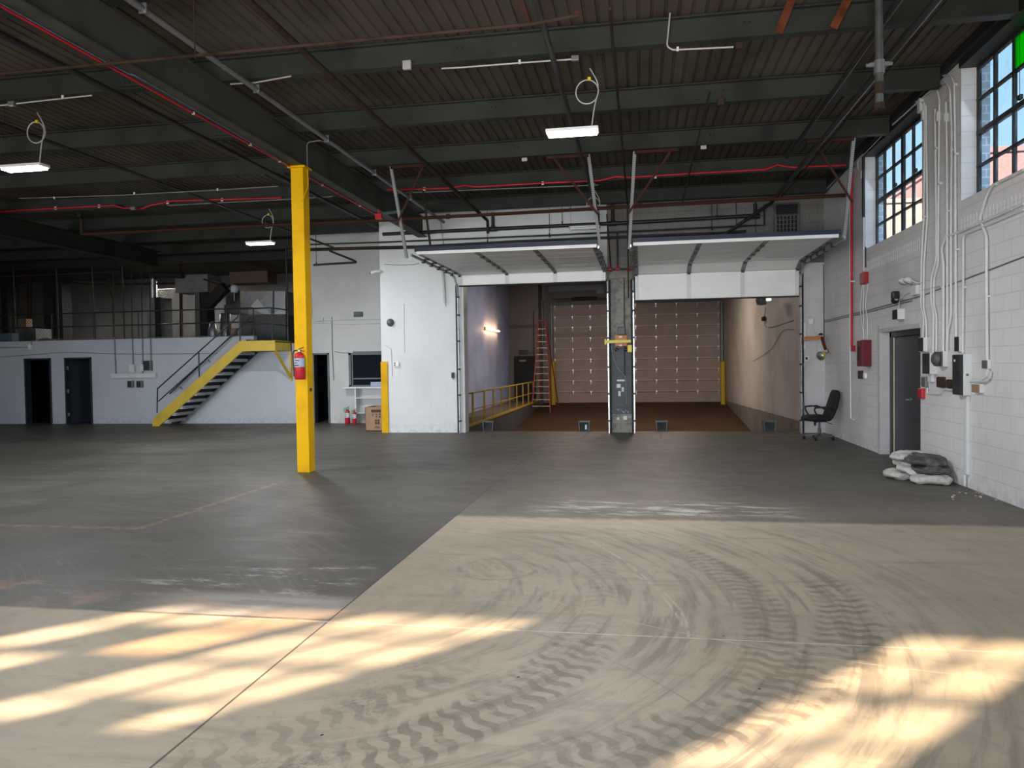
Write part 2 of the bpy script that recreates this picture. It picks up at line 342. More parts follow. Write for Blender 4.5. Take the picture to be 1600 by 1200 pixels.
# ------------------------------------------------------------ mesh builder
WL = {}
class MB:
    def __init__(s): s.v = []; s.f = []; s.mi = []; s.sm = []; s.cur = 0; s.smooth = False
    def add(s, vs, fs):
        o = len(s.v); s.v += [V(p) for p in vs]
        for f in fs: s.f.append([i+o for i in f]); s.mi.append(s.cur); s.sm.append(s.smooth)
        return s
    def box(s, a, b):
        x0, y0, z0 = [min(i, j) for i, j in zip(a, b)]; x1, y1, z1 = [max(i, j) for i, j in zip(a, b)]
        return s.add([(x0, y0, z0), (x1, y0, z0), (x1, y1, z0), (x0, y1, z0), (x0, y0, z1), (x1, y0, z1), (x1, y1, z1), (x0, y1, z1)],
                     [(0, 3, 2, 1), (4, 5, 6, 7), (0, 1, 5, 4), (1, 2, 6, 5), (2, 3, 7, 6), (3, 0, 4, 7)])
    def bbox(s, a, b, r=.01):      # box with bevelled edges
        bm = bmesh.new(); c = (V(a)+V(b))/2; d = V(b)-V(a)
        bmesh.ops.create_cube(bm, size=1)
        for v in bm.verts: v.co = V((v.co.x*abs(d.x), v.co.y*abs(d.y), v.co.z*abs(d.z)))+c
        bmesh.ops.bevel(bm, geom=list(bm.edges), offset=min(r, .45*min(abs(k) for k in d)), segments=2, affect='EDGES', profile=.5)
        return s.bm(bm)
    def bm(s, bm):
        bm.verts.index_update(); s.add([v.co.copy() for v in bm.verts], [[v.index for v in f.verts] for f in bm.faces]); bm.free(); return s
    def bar(s, p0, p1, w, h, up=(0, 0, 1)):
        p0, p1 = V(p0), V(p1); d = (p1-p0).normalized(); u = V(up)
        if abs(d.dot(u)) > .98: u = V((0, 1, 0))
        a = d.cross(u).normalized()*w/2; b = a.cross(d).normalized()*h/2
        vs = [p+i*a+j*b for p in (p0, p1) for i, j in ((-1, -1), (1, -1), (1, 1), (-1, 1))]
        return s.add(vs, [(3, 2, 1, 0), (4, 5, 6, 7), (0, 1, 5, 4), (1, 2, 6, 5), (2, 3, 7, 6), (3, 0, 4, 7)])
    def tube(s, pts, r, n=8, cap=True):
        pts = [V(p) for p in pts]; rs = r if isinstance(r, (list, tuple)) else [r]*len(pts)
        sm = s.smooth; s.smooth = True; o = len(s.v); prev = None; rings = []
        for i, p in enumerate(pts):
            t = (pts[min(i+1, len(pts)-1)]-pts[max(i-1, 0)]).normalized()
            if prev is None:
                a = t.orthogonal().normalized()
            else:
                a = (prev - t*prev.dot(t)); a = a.normalized() if a.length > 1e-6 else t.orthogonal().normalized()
            prev = a; b = t.cross(a)
            rings.append([p+(a*math.cos(2*math.pi*k/n)+b*math.sin(2*math.pi*k/n))*rs[i] for k in range(n)])
        vs = [q for rg in rings for q in rg]; fs = []
        for i in range(len(pts)-1):
            for k in range(n): fs.append((i*n+k, i*n+(k+1) % n, (i+1)*n+(k+1) % n, (i+1)*n+k))
        s.add(vs, fs); s.smooth = False
        if cap: s.add(rings[0], [list(range(n))[::-1]]); s.add(rings[-1], [list(range(n))])
        s.smooth = sm; return s
    def lathe(s, c, prof, n=20, axis=(0, 0, 1)):
        c = V(c); ax = V(axis).normalized(); a = ax.orthogonal().normalized(); b = ax.cross(a); sm = s.smooth; s.smooth = True
        vs = [c+ax*h+(a*math.cos(2*math.pi*k/n)+b*math.sin(2*math.pi*k/n))*max(r, 1e-4) for r, h in prof for k in range(n)]
        fs = [(i*n+k, i*n+(k+1) % n, (i+1)*n+(k+1) % n, (i+1)*n+k) for i in range(len(prof)-1) for k in range(n)]
        s.add(vs, fs); s.smooth = sm; return s
    def prism(s, poly, vec):
        poly = [V(p) for p in poly]; n = len(poly); vec = V(vec)
        return s.add(poly+[p+vec for p in poly], [list(range(n))[::-1], list(range(n, 2*n))]+[(i, (i+1) % n, n+(i+1) % n, n+i) for i in range(n)])
    def build(s, name, mats, parent=None, local=False, bev=0):
        me = bpy.data.meshes.new(name); o = bpy.data.objects.new(name, me); COL.objects.link(o)
        off = V((0, 0, 0)); 
        if parent is not None:
            o.parent = parent; off = WL[parent.name]
        WL[o.name] = off.copy()
        vs = [v if local else v-off for v in s.v]
        me.from_pydata([tuple(v) for v in vs], [], s.f)
        for m_ in (mats if isinstance(mats, (list, tuple)) else [mats]): me.materials.append(M[m_])
        me.polygons.foreach_set('material_index', s.mi); me.polygons.foreach_set('use_smooth', s.sm)
        bm = bmesh.new(); bm.from_mesh(me); bmesh.ops.recalc_face_normals(bm, faces=bm.faces); bm.to_mesh(me); bm.free(); me.update()
        if bev:
            md = o.modifiers.new('bevel', 'BEVEL'); md.width = bev; md.segments = 2; md.limit_method = 'ANGLE'
        return o
def tag(o, label=None, cat=None, group=None, kind=None):
    if label: o['label'] = label
    if cat: o['category'] = cat
    if group: o['group'] = group
    if kind: o['kind'] = kind
    return o
def thing(name, loc, label, cat, group=None, rz=0):
    o = bpy.data.objects.new(name, None); COL.objects.link(o); o.empty_display_size = .1
    o.location = loc; o.rotation_euler = (0, 0, rz); WL[o.name] = V(loc); return tag(o, label, cat, group)
def struct(name, mb, mat, parent=None):
    o = mb.build(name, mat, parent)
    if parent is None: o['kind'] = 'structure'
    return o
def B(a, b): return MB().box(a, b)
def smooth_pts(pts, k=6):
    pts = [V(p) for p in pts]; out = []
    for i in range(len(pts)-1):
        p0 = pts[max(i-1, 0)]; p1 = pts[i]; p2 = pts[i+1]; p3 = pts[min(i+2, len(pts)-1)]
        for j in range(k):
            t = j/k; out.append(.5*((2*p1)+(p2-p0)*t+(2*p0-5*p1+4*p2-p3)*t*t+(3*p1-p0-3*p2+p3)*t**3))
    return out+[pts[-1]]
def round_pts(pts, r=.06):
    pts = [V(p) for p in pts]; out = [pts[0]]
    for i in range(1, len(pts)-1):
        a, b, c = pts[i-1], pts[i], pts[i+1]; d1 = (a-b); d2 = (c-b); k = min(r, d1.length*.45, d2.length*.45)
        q0 = b+d1.normalized()*k; q2 = b+d2.normalized()*k
        for t in (0, .25, .5, .75, 1): out.append(q0*(1-t)**2+b*2*t*(1-t)+q2*t*t)
    return out+[pts[-1]]
# ============================================================ THE SETTING
XR, YF, YM = 4.18, 18.55, 21.65       # right wall, dock wall, mezzanine wall
DECK = 5.75
# floor of the hall (one slab, top z = 0)
fm = MB(); fm.box((-30.4, -2.3, -.2), (4.75, 18.95, 0)); fm.box((-30.4, 18.95, -.2), (-6.56, 23.9, 0)); struct('floor', fm, 'concrete_floor')
gm = MB(); gm.box((-80, -90, -.35), (90, -2.3, -.03)); gm.box((4.95, -2.3, -.35), (90, 90, -.03)); struct('trim_1', gm, 'asphalt')
# right wall with its door opening and high windows
SILL, HEAD = 3.77, 5.5
DY0, DY1, DZ = 12.42, 14.40, 2.17
wins = [(3.60, 6.55), (7.98, 10.93), (12.35, 15.30)]
rw = MB()
rw.box((XR, -2.3, 0), (4.6, DY0, SILL)).box((XR, DY1, 0), (4.6, 18.85, SILL)).box((XR, DY0, DZ), (4.6, DY1, SILL))
ys = [-2.3]+[k for w_ in wins for k in w_]+[18.85]
for i in range(0, len(ys), 2): rw.box((XR, ys[i], SILL), (4.41, ys[i+1], 5.6))
for a, b in wins: B((XR-.03, a, HEAD+.0), (4.36, b, 5.74)).build('window_head', 'dark_steel')['kind'] = 'structure'
struct('wall_right', rw, 'block_right')
ob = MB()
for i in range(0, len(ys), 2): ob.box((4.41, ys[i], SILL), (4.53, ys[i+1], 5.6))
ob.box((4.6, -2.3, 0), (4.85, 18.85, SILL)); struct('wall_outer', ob, 'near_brick')
# soldier course of upright blocks under the window sills
sc = MB()
for a, b in ((6.3, 10.93), (12.35, 15.35)):
    y = a
    while y < b:
        sc.box((XR-.006, y+.008, SILL-.42+(.0)), (XR+.02, y+.078, SILL-.24)); y += .092
struct('trim_2', sc, 'block_right')
# windows
def window(n, a, b, green=False):
    m_ = MB(); ny = 6; ysp = [b-(b-a)*i/ny for i in range(ny+1)]; zs = [SILL+(HEAD-SILL)*i/4 for i in range(5)]
    X0, X1 = 4.365, 4.41
    for i, y in enumerate(ysp):
        t = .045 if i in (0, ny) else (.05 if i == 3 else .017); m_.box((X0, y-t, SILL), (X1, y+t, HEAD))
    for i, z in enumerate(zs):
        t = .035 if i in (0, 4) else (.032 if i == 2 else .014); m_.box((X0-.004, a, z-t), (X1+.004, b, z+t))
    w_ = struct('window_%d' % n, m_, 'dark_steel')
    g = MB(); gg = MB()
    for i in range(ny):
        for j in range(4):
            q = gg if (green and i == 2 and j == 3) else g
            q.box((4.385, ysp[i+1]+.01, zs[j]+.01), (4.389, ysp[i]-.01, zs[j+1]-.01))
    g.build('glass', 'window_glass', w_)
    if green: gg.build('green_pane', 'green_glass', w_)['label'] = 'bright green glass pane'
    l = MB()
    for i in ((2, 4) if n != 3 else (1, 4)):
        l.bbox((X0-.05, ysp[i]-.28, zs[2]+.03), (X0-.005, ysp[i]-.20, zs[2]+.09), .012).tube([(X0-.03, ysp[i]-.24, zs[2]+.05), (X0-.035, ysp[i]-.24, zs[4]-.05)], .004, 5)
    l.build('latch', 'dark_steel', w_)
window(1, *wins[2]); window(2, *wins[1], green=True); window(3, *wins[0])
# buildings across the yard
o = MB().box((15.2, 40, 0), (44, 60, 11.5)).box((15.1, 39.9, 11.5), (44.1, 60, 11.75)).build('brick_building', 'exterior_brick')
tag(o, 'pinkish red brick building seen through the near high window', 'building')
o = MB().box((8, 42, 0), (14.6, 60, 9.7)).box((7.9, 41.9, 9.7), (14.7, 60, 9.9)).build('pale_building', 'pale_render')
tag(o, 'pale beige building seen through the far high window', 'building')
# rear wall behind the camera, with the high windows that throw the sun patches and two added openings for fill light
RY = -1.85
rb = MB(); XA0, XA1, XB0, XB1 = -4.60, -3.66, -9.60, -6.80; RZ0, RZ1 = 4.04, 5.576
RO = [(-22.5, -13.0, 3.3), (-4.2, 1.4, 3.3)]
segs = sorted([(-30.4, RO[0][0]), (RO[0][1], RO[1][0]), (RO[1][1], 4.75)])
for a, b in segs: rb.box((a, RY-.12, 0), (b, RY, 3.3))
rb.box((-30.4, RY-.12, 3.3), (4.75, RY, RZ0))
for a, b in ((-30.4, XB0), (XB1, XA0), (XA1, 4.75)): rb.box((a, RY-.12, RZ0), (b, RY, RZ1))
rb.box((-30.4, RY-.12, RZ1), (4.75, RY, 5.9)); struct('wall_rear', rb, 'block_front')
us = [-5.13, -5.50, -5.95, -6.45, -7.05, -7.50, -7.93]; zr = [5.576, 5.16, 4.744, 4.336, 4.04]
xs_b = [u_-1.665 for u_ in us]
wm = MB()
for i, x_ in enumerate(xs_b):
    t = .075 if i == 3 else .022; wm.box((x_-t, RY-.10, RZ0), (x_+t, RY-.06, RZ1))
for j, z_ in enumerate(zr):
    t = .035 if j == 2 else .018; wm.box((XB0, RY-.10, z_-t), (XB1, RY-.06, z_+t))
w4 = struct('window_4', wm, 'dark_steel')
opq = {(4, 1), (3, 2), (1, 3), (3, 3), (4, 3)}; amb = {(3, 0), (3, 1)}
g1, g2, g3 = MB(), MB(), MB()
for i in range(6):
    for j in range(4):
        q = g2 if (i, j) in opq else (g3 if (i, j) in amb else g1)
        q.box((xs_b[i+1], RY-.085, zr[j+1]), (xs_b[i], RY-.08, zr[j]))
g1.build('glass', 'clear_glass', w4); g2.build('blanked_pane', 'dim_glass', w4); g3.build('amber_pane', 'amber_glass', w4)
wm = MB()
for x_ in (XA0, (XA0+XA1)/2, XA1): wm.box((x_-.022, RY-.10, RZ0), (x_+.022, RY-.06, RZ1))
for j, z_ in enumerate(zr):
    t = .035 if j == 2 else .014; wm.box((XA0, RY-.10, z_-t), (XA1, RY-.06, z_+t))
w5 = struct('window_5', wm, 'dark_steel'); MB().box((XA0, RY-.085, RZ0), (XA1, RY-.08, RZ1)).build('glass', 'clear_glass', w5)
struct('wall_left', B((-30.4, -2, 0), (-30.1, 32.4, 5.9)), 'block_dark')
# dock wall (front), its piers, the pillar between the two truck openings
OL0, OL1, OR0, OR1, OZ = -4.53, -.80, -.18, 3.68, 3.74
fw = MB().box((-6.56, YF, 0), (OL0, 18.85, 5.75)).box((OL0, YF, OZ), (OL1, 18.85, 5.75)); struct('wall_front', fw, 'block_front')
struct('wall_front_upper', MB().box((OL1, YF, OZ), (OR1, 18.85, 5.75)).box((OR1, YF, 3.95), (XR, 18.85, 5.75)), 'block_unpainted')
struct('wall_front_end', B((OR1, YF, 0), (XR, 18.85, 3.95)), 'wall_paint')
struct('wall_pillar', B((OL1, 18.62, 0), (OR0, 18.9, OZ)), 'block_pillar')
struct('trim_3', MB().box((OL0-.0, 18.56, 0), (OL0+.14, 18.95, OZ)), 'white_panel')
struct('wall_return', B((-6.56, 18.85, 0), (-6.4, YM, 5.75)), 'block_side')
# mezzanine wall with two doorways; recess wall with a doorway and the counter window
mw = MB(); MZ = 2.69
D1 = (-19.81, -18.83); D2 = (-18.33, -17.36)
mw.box((-30.1, YM, 0), (D1[0], YM+.2, MZ)).box((D1[1], YM, 0), (D2[0], YM+.2, MZ)).box((D2[1], YM, 0), (-11.75, YM+.2, MZ))
for d in (D1, D2): mw.box((d[0], YM, 2.12), (d[1], YM+.2, MZ))
mw.box((-11.75, YM, 0), (-10.35, YM+.2, 2.45)); struct('wall_mezzanine', mw, 'block_mezzanine')
sm_ = MB()
D3 = (-9.84, -9.31); WN = (-8.68, -6.56, 1.10, 2.12)
sm_.box((-10.35, YM, 0), (D3[0], YM+.2, 5.75)).box((D3[0], YM, 2.12), (D3[1], YM+.2, 5.75)).box((D3[1], YM, 0), (WN[0], YM+.2, 5.75))
sm_.box((WN[0], YM, 0), (WN[1], YM+.2, WN[2])).box((WN[0], YM, WN[3]), (WN[1], YM+.2, 5.75)); struct('wall_recess', sm_, 'block_recess')
struct('wall_mezzanine_back', B((-30.1, 30.6, 2.4), (-10.2, 30.8, 5.75)), 'block_dark')
struct('wall_mezzanine_side', B((-10.35, YM+.2, 2.5), (-10.2, 30.6, 5.75)), 'dark_room')
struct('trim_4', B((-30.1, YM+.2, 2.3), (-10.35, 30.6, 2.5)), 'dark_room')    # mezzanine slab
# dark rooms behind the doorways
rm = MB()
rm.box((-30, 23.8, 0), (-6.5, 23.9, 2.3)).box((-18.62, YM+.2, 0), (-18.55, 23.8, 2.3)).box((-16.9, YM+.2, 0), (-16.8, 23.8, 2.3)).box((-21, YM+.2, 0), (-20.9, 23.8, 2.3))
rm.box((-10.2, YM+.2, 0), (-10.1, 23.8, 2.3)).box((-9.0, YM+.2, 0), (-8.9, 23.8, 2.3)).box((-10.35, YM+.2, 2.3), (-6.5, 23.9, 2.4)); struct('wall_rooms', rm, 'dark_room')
def frame_y(n, x0, x1, z1, mat, leaf=None):
    m_ = MB().box((x0, YM-.03, 0), (x0+.05, YM+.2, z1)).box((x1-.05, YM-.03, 0), (x1, YM+.2, z1)).box((x0, YM-.03, z1-.05), (x1, YM+.2, z1))
    d = struct('door_%d' % n, m_, mat)
    if leaf:
        lf = MB(); c = V((leaf[0], YM+.16, 0)); ang = leaf[1]; L = x1-x0-.12
        e = c+V((math.cos(ang)*L, math.sin(ang)*L, 0)); lf.bar(c+V((0, 0, 1.03)), e+V((0, 0, 1.03)), .045, 2.04); l_ = lf.build('door_leaf', 'navy_door', d)
        for z in (.3, 1.05, 1.8): B((leaf[0]-.03, YM+.02, z-.06), (leaf[0]+.03, YM+.05, z+.06)).build('hinge', 'galvanised', d)
    return d
frame_y(1, D1[0], D1[1], 2.13, 'navy_frame'); frame_y(2, D2[0], D2[1], 2.13, 'navy_frame', (D2[0]+.07, 1.2)); frame_y(3, D3[0], D3[1], 2.13, 'navy_frame')
B((-9.55, 22.1, 0), (-9.32, 22.13, 2.05)).build('door_leaf', 'navy_door', bpy.data.objects['door_3'])
# counter window in the recess
cw = MB(); x0, x1, z0, z1 = WN[0], WN[1]-.0, 1.10, 2.12
cw.box((x0, YM-.04, z0), (x0+.07, YM+.12, z1)).box((x0, YM-.04, z1-.07), (x1, YM+.12, z1)).box((x0, YM-.04, z0), (x1, YM+.12, z0+.05)).box((x0+.07, YM, z0+.05), (x0+.12, YM+.08, z1-.07)).box((x0+.07, YM-.01, z0+.22), (x1, YM+.05, z0+.26))
cw.box((x0+.15, YM-.06, z1), (x1, YM, z1+.035))
w6 = struct('window_6', cw, 'navy_frame'); B((x0+.1, YM+.04, z0+.05), (x1, YM+.05, z1-.05)).build('glass', 'dark_glass', w6)
# right wall door
dr = MB(); XD = 4.42
dr.box((4.335, DY1-.10, 0), (4.46, DY1-.007, DZ-.007)).box((4.335, DY0+.006, 0), (4.46, DY0+.08, DZ-.007)).box((4.335, DY0+.006, DZ-.09), (4.46, DY1-.007, DZ-.007)).box((4.461, DY0+.006, 0), (4.59, DY1-.007, DZ-.007))
d4 = struct('door_4', dr, 'navy_frame')
B((XD-.045, 12.55, .01), (XD+.02, DY1-.14, DZ-.10)).build('door_leaf', 'navy_door', d4)
B((4.36, DY1-.145, .01), (4.43, DY1-.115, DZ-.10)).build('weather_strip', 'ivory', d4)
h = MB().tube([(XD-.045, 13.42, 1.02), (XD-.12, 13.42, 1.02), (XD-.12, 13.30, 1.02)], .012, 8).lathe((XD-.045, 13.42, 1.02), [(.03, 0), (.03, -.015)], 12, (1, 0, 0)); h.build('door_handle', 'galvanised', d4)
struct('trim_5', MB().box((XR-.012, DY1-.006, 0), (XR+.149, DY1+.12, DZ+.12)).box((XR-.010, DY0, DZ-.006), (XR+.148, DY1+.11, DZ+.06)), 'wall_paint')
# roof deck: ribbed steel sheets running away from the camera
dk = MB(); x_ = -30.2; P = .155; prof = []
while x_ < 4.4:
    prof += [(x_, DECK), (x_+.112, DECK), (x_+.120, DECK+.024), (x_+.147, DECK+.024)]; x_ += P
vs = []; fs = []
yy = [-2.3, 8, 18.7, 31, 37]
for px_, pz_ in prof: vs += [(px_, y_, pz_) for y_ in yy]
nY = len(yy)
for i in range(len(prof)-1):
    for j in range(nY-1): fs.append((i*nY+j, i*nY+j+1, (i+1)*nY+j+1, (i+1)*nY+j))
dk.add(vs, fs); dk.box((-31, -2.4, DECK+.1), (4.58, 37.2, DECK+.2)); struct('ceiling', dk, 'roof_deck')
# dock bay beyond the openings
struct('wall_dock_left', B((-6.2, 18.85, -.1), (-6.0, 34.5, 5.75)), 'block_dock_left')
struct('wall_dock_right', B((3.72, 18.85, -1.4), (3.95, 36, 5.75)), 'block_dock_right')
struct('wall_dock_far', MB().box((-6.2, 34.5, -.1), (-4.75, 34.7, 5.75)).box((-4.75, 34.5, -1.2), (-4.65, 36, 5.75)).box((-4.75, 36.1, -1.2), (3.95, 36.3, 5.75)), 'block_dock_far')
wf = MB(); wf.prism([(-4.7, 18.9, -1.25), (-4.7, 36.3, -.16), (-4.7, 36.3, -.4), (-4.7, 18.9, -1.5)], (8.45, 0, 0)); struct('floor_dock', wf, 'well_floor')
struct('floor_walkway', B((-6.0, 18.95, -1.5), (-4.65, 34.5, -.005)), 'well_wall')
struct('trim_6', B((-6.0, 19.0, -.005), (-4.66, 34.5, 0.004)), 'walkway')
struct('trim_7', B((-4.69, 19.6, .004), (-4.63, 34.4, .07)), 'yellow_rail')
struct('wall_dock_edge', B((-4.65, 18.95, -1.5), (3.72, 19.0, -.012)), 'well_wall')
d5 = struct('door_5', MB().box((-5.80, 34.44, 0), (-4.80, 34.5, 2.08)), 'rubber'); B((-5.55, 34.42, 1.82), (-5.25, 34.44, 1.90)).build('door_plate', 'grey_pipe', d5)
o = B((-5.55, 34.40, 2.16), (-5.15, 34.5, 2.36)).build('exit_sign', 'black_plastic'); tag(o, 'small dark exit sign box above the black door in the dock bay', 'sign')
struct('trim_8', B((-6.0, 24.0, 0), (-5.72, 24.5, 5.2)), 'rust_brown')
struct('trim_9', B((-6.0, 18.9, 5.45), (3.72, 19.2, 5.75)), 'dark_steel')
# far truck doors (closed, struts and hinges on this side)
def far_door(n, x0, x1):
    t = thing('overhead_door', ((x0+x1)/2, 36.0, -.17), n, 'garage door', 'closed truck doors at the far end of the dock bay')
    zz = -.17; k = 0
    while k < 9:
        B((x0, 36.0, zz+.004), (x1, 36.05, zz+.50)).build('panel', 'far_door', t)
        MB().bar((x0, 35.96, zz+.53), (x1, 35.96, zz+.53), .05, .035).build('strut', 'pale_strut', t); zz += .508; k += 1
        for j in range(5):
            xx = x0+.08+(x1-x0-.16)*j/4; MB().box((xx-.03, 35.93, zz-.02), (xx+.03, 36, zz+.05)).box((xx-.012, 35.97, zz-.14), (xx+.012, 36, zz-.01)).build('hinge', 'galvanised', t)
    MB().box((x0-.1, 35.9, -.17), (x0-.04, 35.98, 4.5)).box((x1+.04, 35.9, -.17), (x1+.1, 35.98, 4.5)).build('track', 'grey_pipe', t)
    s = MB().tube([(x0, 35.8, 4.75), (x1, 35.8, 4.75)], .02, 8).tube([(x0+.9, 35.8, 4.75), (x0+2.1, 35.8, 4.75)], .075, 10); s.build('spring_shaft', 'black_pipe', t)
far_door('brown closed sectional truck door at the far end, left bay beside the ladder', -4.14, -.62)
far_door('brown closed sectional truck door at the far end, right bay', -.35, 3.56)
# ============================================================ ROOF STEEL AND PIPES
BZ0, BZ1 = 5.42, 5.72
def ibeam(p0, p1, zb, zt, w=.14, tf=.018, tw=.02):
    m_ = MB(); a, b = V((*p0, 0)), V((*p1, 0))
    m_.bar(a+V((0, 0, zb+tf/2)), b+V((0, 0, zb+tf/2)), w, tf).bar(a+V((0, 0, zt-tf/2)), b+V((0, 0, zt-tf/2)), w, tf)
    m_.bar(a+V((0, 0, (zb+zt)/2)), b+V((0, 0, (zb+zt)/2)), tw, zt-zb-2*tf); return m_
BY = [7.0, 9.2, 11.4, 13.57, 15.75, 17.93, 20.1, 22.3, 24.5]
bl = ['roof beam at the very top edge of the ceiling, only its left end in view', 'dark green roof beam nearest the camera, with the white conduit hung under it',
      'dark green roof beam just behind the hanging light fixture at centre', 'dark green roof beam carrying the tops of the perforated door hangers',
      'dark green roof beam with the red conduit run along its bottom', 'dark green roof beam last before the white dock wall',
      'dark roof beam over the front edge of the mezzanine', 'dark roof beam just behind the mezzanine railing', 'dark roof beam deepest over the mezzanine']
for i, y in enumerate(BY):
    x1 = 4.09 if y < 18 else -10.5 if y > 21.7 else -6.6
    m_ = ibeam((-30, y), (x1, y), BZ0, BZ1)
    b_ = m_.build('steel_beam', 'green_steel'); tag(b_, bl[i], 'beam', 'roof beams')
    sp = MB()
    for xs in ((-6.6,) if y < 18 else (-12.6,)):
        sp.box((xs-.2, y-.035, BZ0+.05), (xs+.2, y-.012, BZ1-.05))
        for a in (-.14, -.07, .07, .14):
            for zz in (.1, .16, .22): sp.box((xs+a-.012, y-.05, BZ0+zz-.012), (xs+a+.012, y-.03, BZ0+zz+.012))
    sp.build('splice_plate', 'green_steel', b_)
    bo = MB()
    for xs in (-2.2, 1.2, 3.2) if y < 18 else ():
        for dx in (0, .06): bo.lathe((xs+dx, y-.012, 5.60), [(.012, 0), (.012, -.02), (.001, -.021)], 8, (0, 1, 0))
    if bo.v: bo.build('bolt', 'dark_steel', b_)
g_ = ibeam((-5.415, -1.7), (-5.415, 18.55), 4.93, 5.40, .225, .022, .016).build('steel_girder', 'girder_steel')
tag(g_, 'deep dark green steel girder resting on the yellow column', 'girder')
g_ = ibeam((-14.9, -1.7), (-14.9, 21.6), 4.93, 5.40, .225, .022, .016).build('steel_girder', 'green_steel')
tag(g_, 'dark steel girder far left running back to the mezzanine', 'girder')
g_ = MB().box((4.10, -1.8, 5.60), (4.42, 18.5, 5.74)).box((4.36, -1.8, 5.50), (4.42, 18.5, 5.62)).build('edge_beam', 'dark_steel'); tag(g_, 'dark steel beam along the top of the right wall above the windows', 'beam')
# yellow column
t = thing('steel_column', (-5.415, 11.58, 0), 'bright yellow steel column standing alone on the hall floor', 'column')
MB().bbox((-5.52, 11.47, 0), (-5.31, 11.69, 4.9), .008).build('column_shaft', 'yellow_paint', t)
MB().box((-5.56, 11.44, 4.90), (-5.27, 11.72, 4.93)).build('cap_plate', 'yellow_paint', t)
MB().tube(round_pts([V((-5.29, 11.6, 4.92)), V((-5.285, 11.6, 4.62)), V((-5.31, 11.48, 4.42)), V((-5.34, 11.462, 4.35))]), .012, 6).build('conduit', 'yellow_paint', t)
# fire extinguisher hung on the column
def extinguisher(c, h, r, label, face=(0, -1), hose=True, lab='label_blue', tagc=None, hook=True, body='red_bright'):
    x, y, z = c; t = thing('fire_extinguisher', c, label, 'fire extinguisher')
    MB().lathe((x, y, z), [(r*.9, 0), (r, .01), (r, h*.72), (r*.86, h*.80), (r*.45, h*.86), (r*.28, h*.88)], 20).build('cylinder', body, t)
    MB().lathe((x, y, z), [(r*1.012, h*.40), (r*1.012, h*.68)], 20).build('label_band', lab, t)
    MB().box((x-r*.6, y-r*1.04, z+h*.44), (x+r*.3, y-r*.98, z+h*.47)).box((x-r*.6, y-r*1.04, z+h*.52), (x+r*.1, y-r*.98, z+h*.54)).box((x-r*.4, y-r*1.04, z+h*.59), (x+r*.4, y-r*.98, z+h*.62)).build('label_print', 'ink', t)
    MB().tube([(x, y, z+h*.87), (x, y, z+h*.94)], r*.22, 10).box((x-r*.25, y-r*.25, z+h*.90), (x+r*.25, y+r*.25, z+h*.95)).build('valve', 'galvanised', t)
    MB().bar((x-r*.2, y, z+h*.94), (x+r*1.0, y, z+h*.90), .02, .012).bar((x-r*.2, y, z+h*.96), (x+r*.9, y, z+h*1.03), .02, .012).build('handle', 'black_plastic', t)
    if hose: MB().tube(smooth_pts([(x-r*.2, y-.01, z+h*.93), (x-r*.9, y-.02, z+h*.92), (x-r*1.35, y, z+h*.8), (x-r*1.3, y, z+h*.45), (x-r*1.15, y, z+h*.2)]), r*.13, 7).tube([(x-r*1.15, y, z+h*.3), (x-r*1.12, y, z+h*.1)], [r*.16, r*.22], 8).build('hose', 'black_plastic', t)
    if tagc: MB().bbox((x-r*1.1, y-r*1.15, z+h*.72), (x-r*.1, y-r*.9, z+h*.98), .004).build('inspection_tag', tagc, t)
    return t
pc = AY(468, 593, 11.36); extinguisher((pc.x, 11.375, pc.z), .50, .082, 'red fire extinguisher with black hose hung on the yellow column', lab='label_blue')
b_ = MB().lathe((-5.30, 11.56, 1.34), [(.028, 0), (.03, .012), (.012, .014)], 12, (1, 0, 0)).build('knob', 'black_plastic'); tag(b_, 'small round dark knob on the right face of the yellow column', 'knob')
def pipe(name, pts, r, mat, label, cat='pipe', n=8, rnd=.0, clamps=None, cmat=None, group=None):
    pts = [V(p) for p in pts]
    if rnd: pts = round_pts(pts, rnd)
    o = MB().tube(pts, r, n).build(name, mat); tag(o, label, cat, group)
    if clamps:
        for q in clamps:
            q = V(q); B(q-V((r*1.12+.002, .010, r*1.12+.002)), q+V((r*1.12+.002, .010, r*1.12+.022))).build('clamp', cmat or mat, o)
    return o
pipe('conduit', [(-5.29, 11.6, 4.92), (-5.29, 11.6, 5.33), (-5.05, 11.6, 5.35), (-4.92, 12.2, 5.33)], .011, 'grey_pipe', 'thin grey conduit rising from the yellow column beside the girder', 'conduit', rnd=.06)
k_ = AZ(661, 298, 5.41); q_ = AY(673, 388, 15.0); o = MB().bar(k_, q_, .045, .012, (0, -1, 0)).build('hanger_bar', 'rust_brown'); tag(o, 'rusty flat bar hanging down to the top of the left open door', 'brace')
# pipes running away from the camera under the roof
def ypipe(px, py, z, y0, y1, r, mat, name, label, cat='pipe', down=None, cl=(), cmat='galvanised'):
    p = AZ(px, py, z); pts = [(p.x, y0, z), (p.x, y1, z)]
    if down is not None: pts += [(p.x, y1, down)]
    return pipe(name, pts, r, mat, label, cat, rnd=.05 if down is not None else 0, clamps=[(p.x, y, z) for y in cl], cmat=cmat)
ypipe(440, 168, 5.28, -1.5, 18.5, .035, 'grey_pipe', 'conduit', 'fat grey conduit running back beside the girder', 'conduit', cl=(6.9, 9.15, 11.35, 13.5, 15.7))
ypipe(455, 205, 5.36, 10.5, 16.5, .010, 'dark_steel', 'conduit', 'thin dark conduit beside the fat grey conduit', 'conduit')
ypipe(600, 196, 5.16, -1.5, 17.95, .036, 'rust_brown', 'water_pipe', 'long brown pipe running back under the beams and dropping at the dock wall', down=4.86)
ypipe(925, 300, 5.22, -1.5, 17.95, .034, 'dark_steel', 'water_pipe', 'dark pipe running back under the roof above the dock pillar', down=4.86)
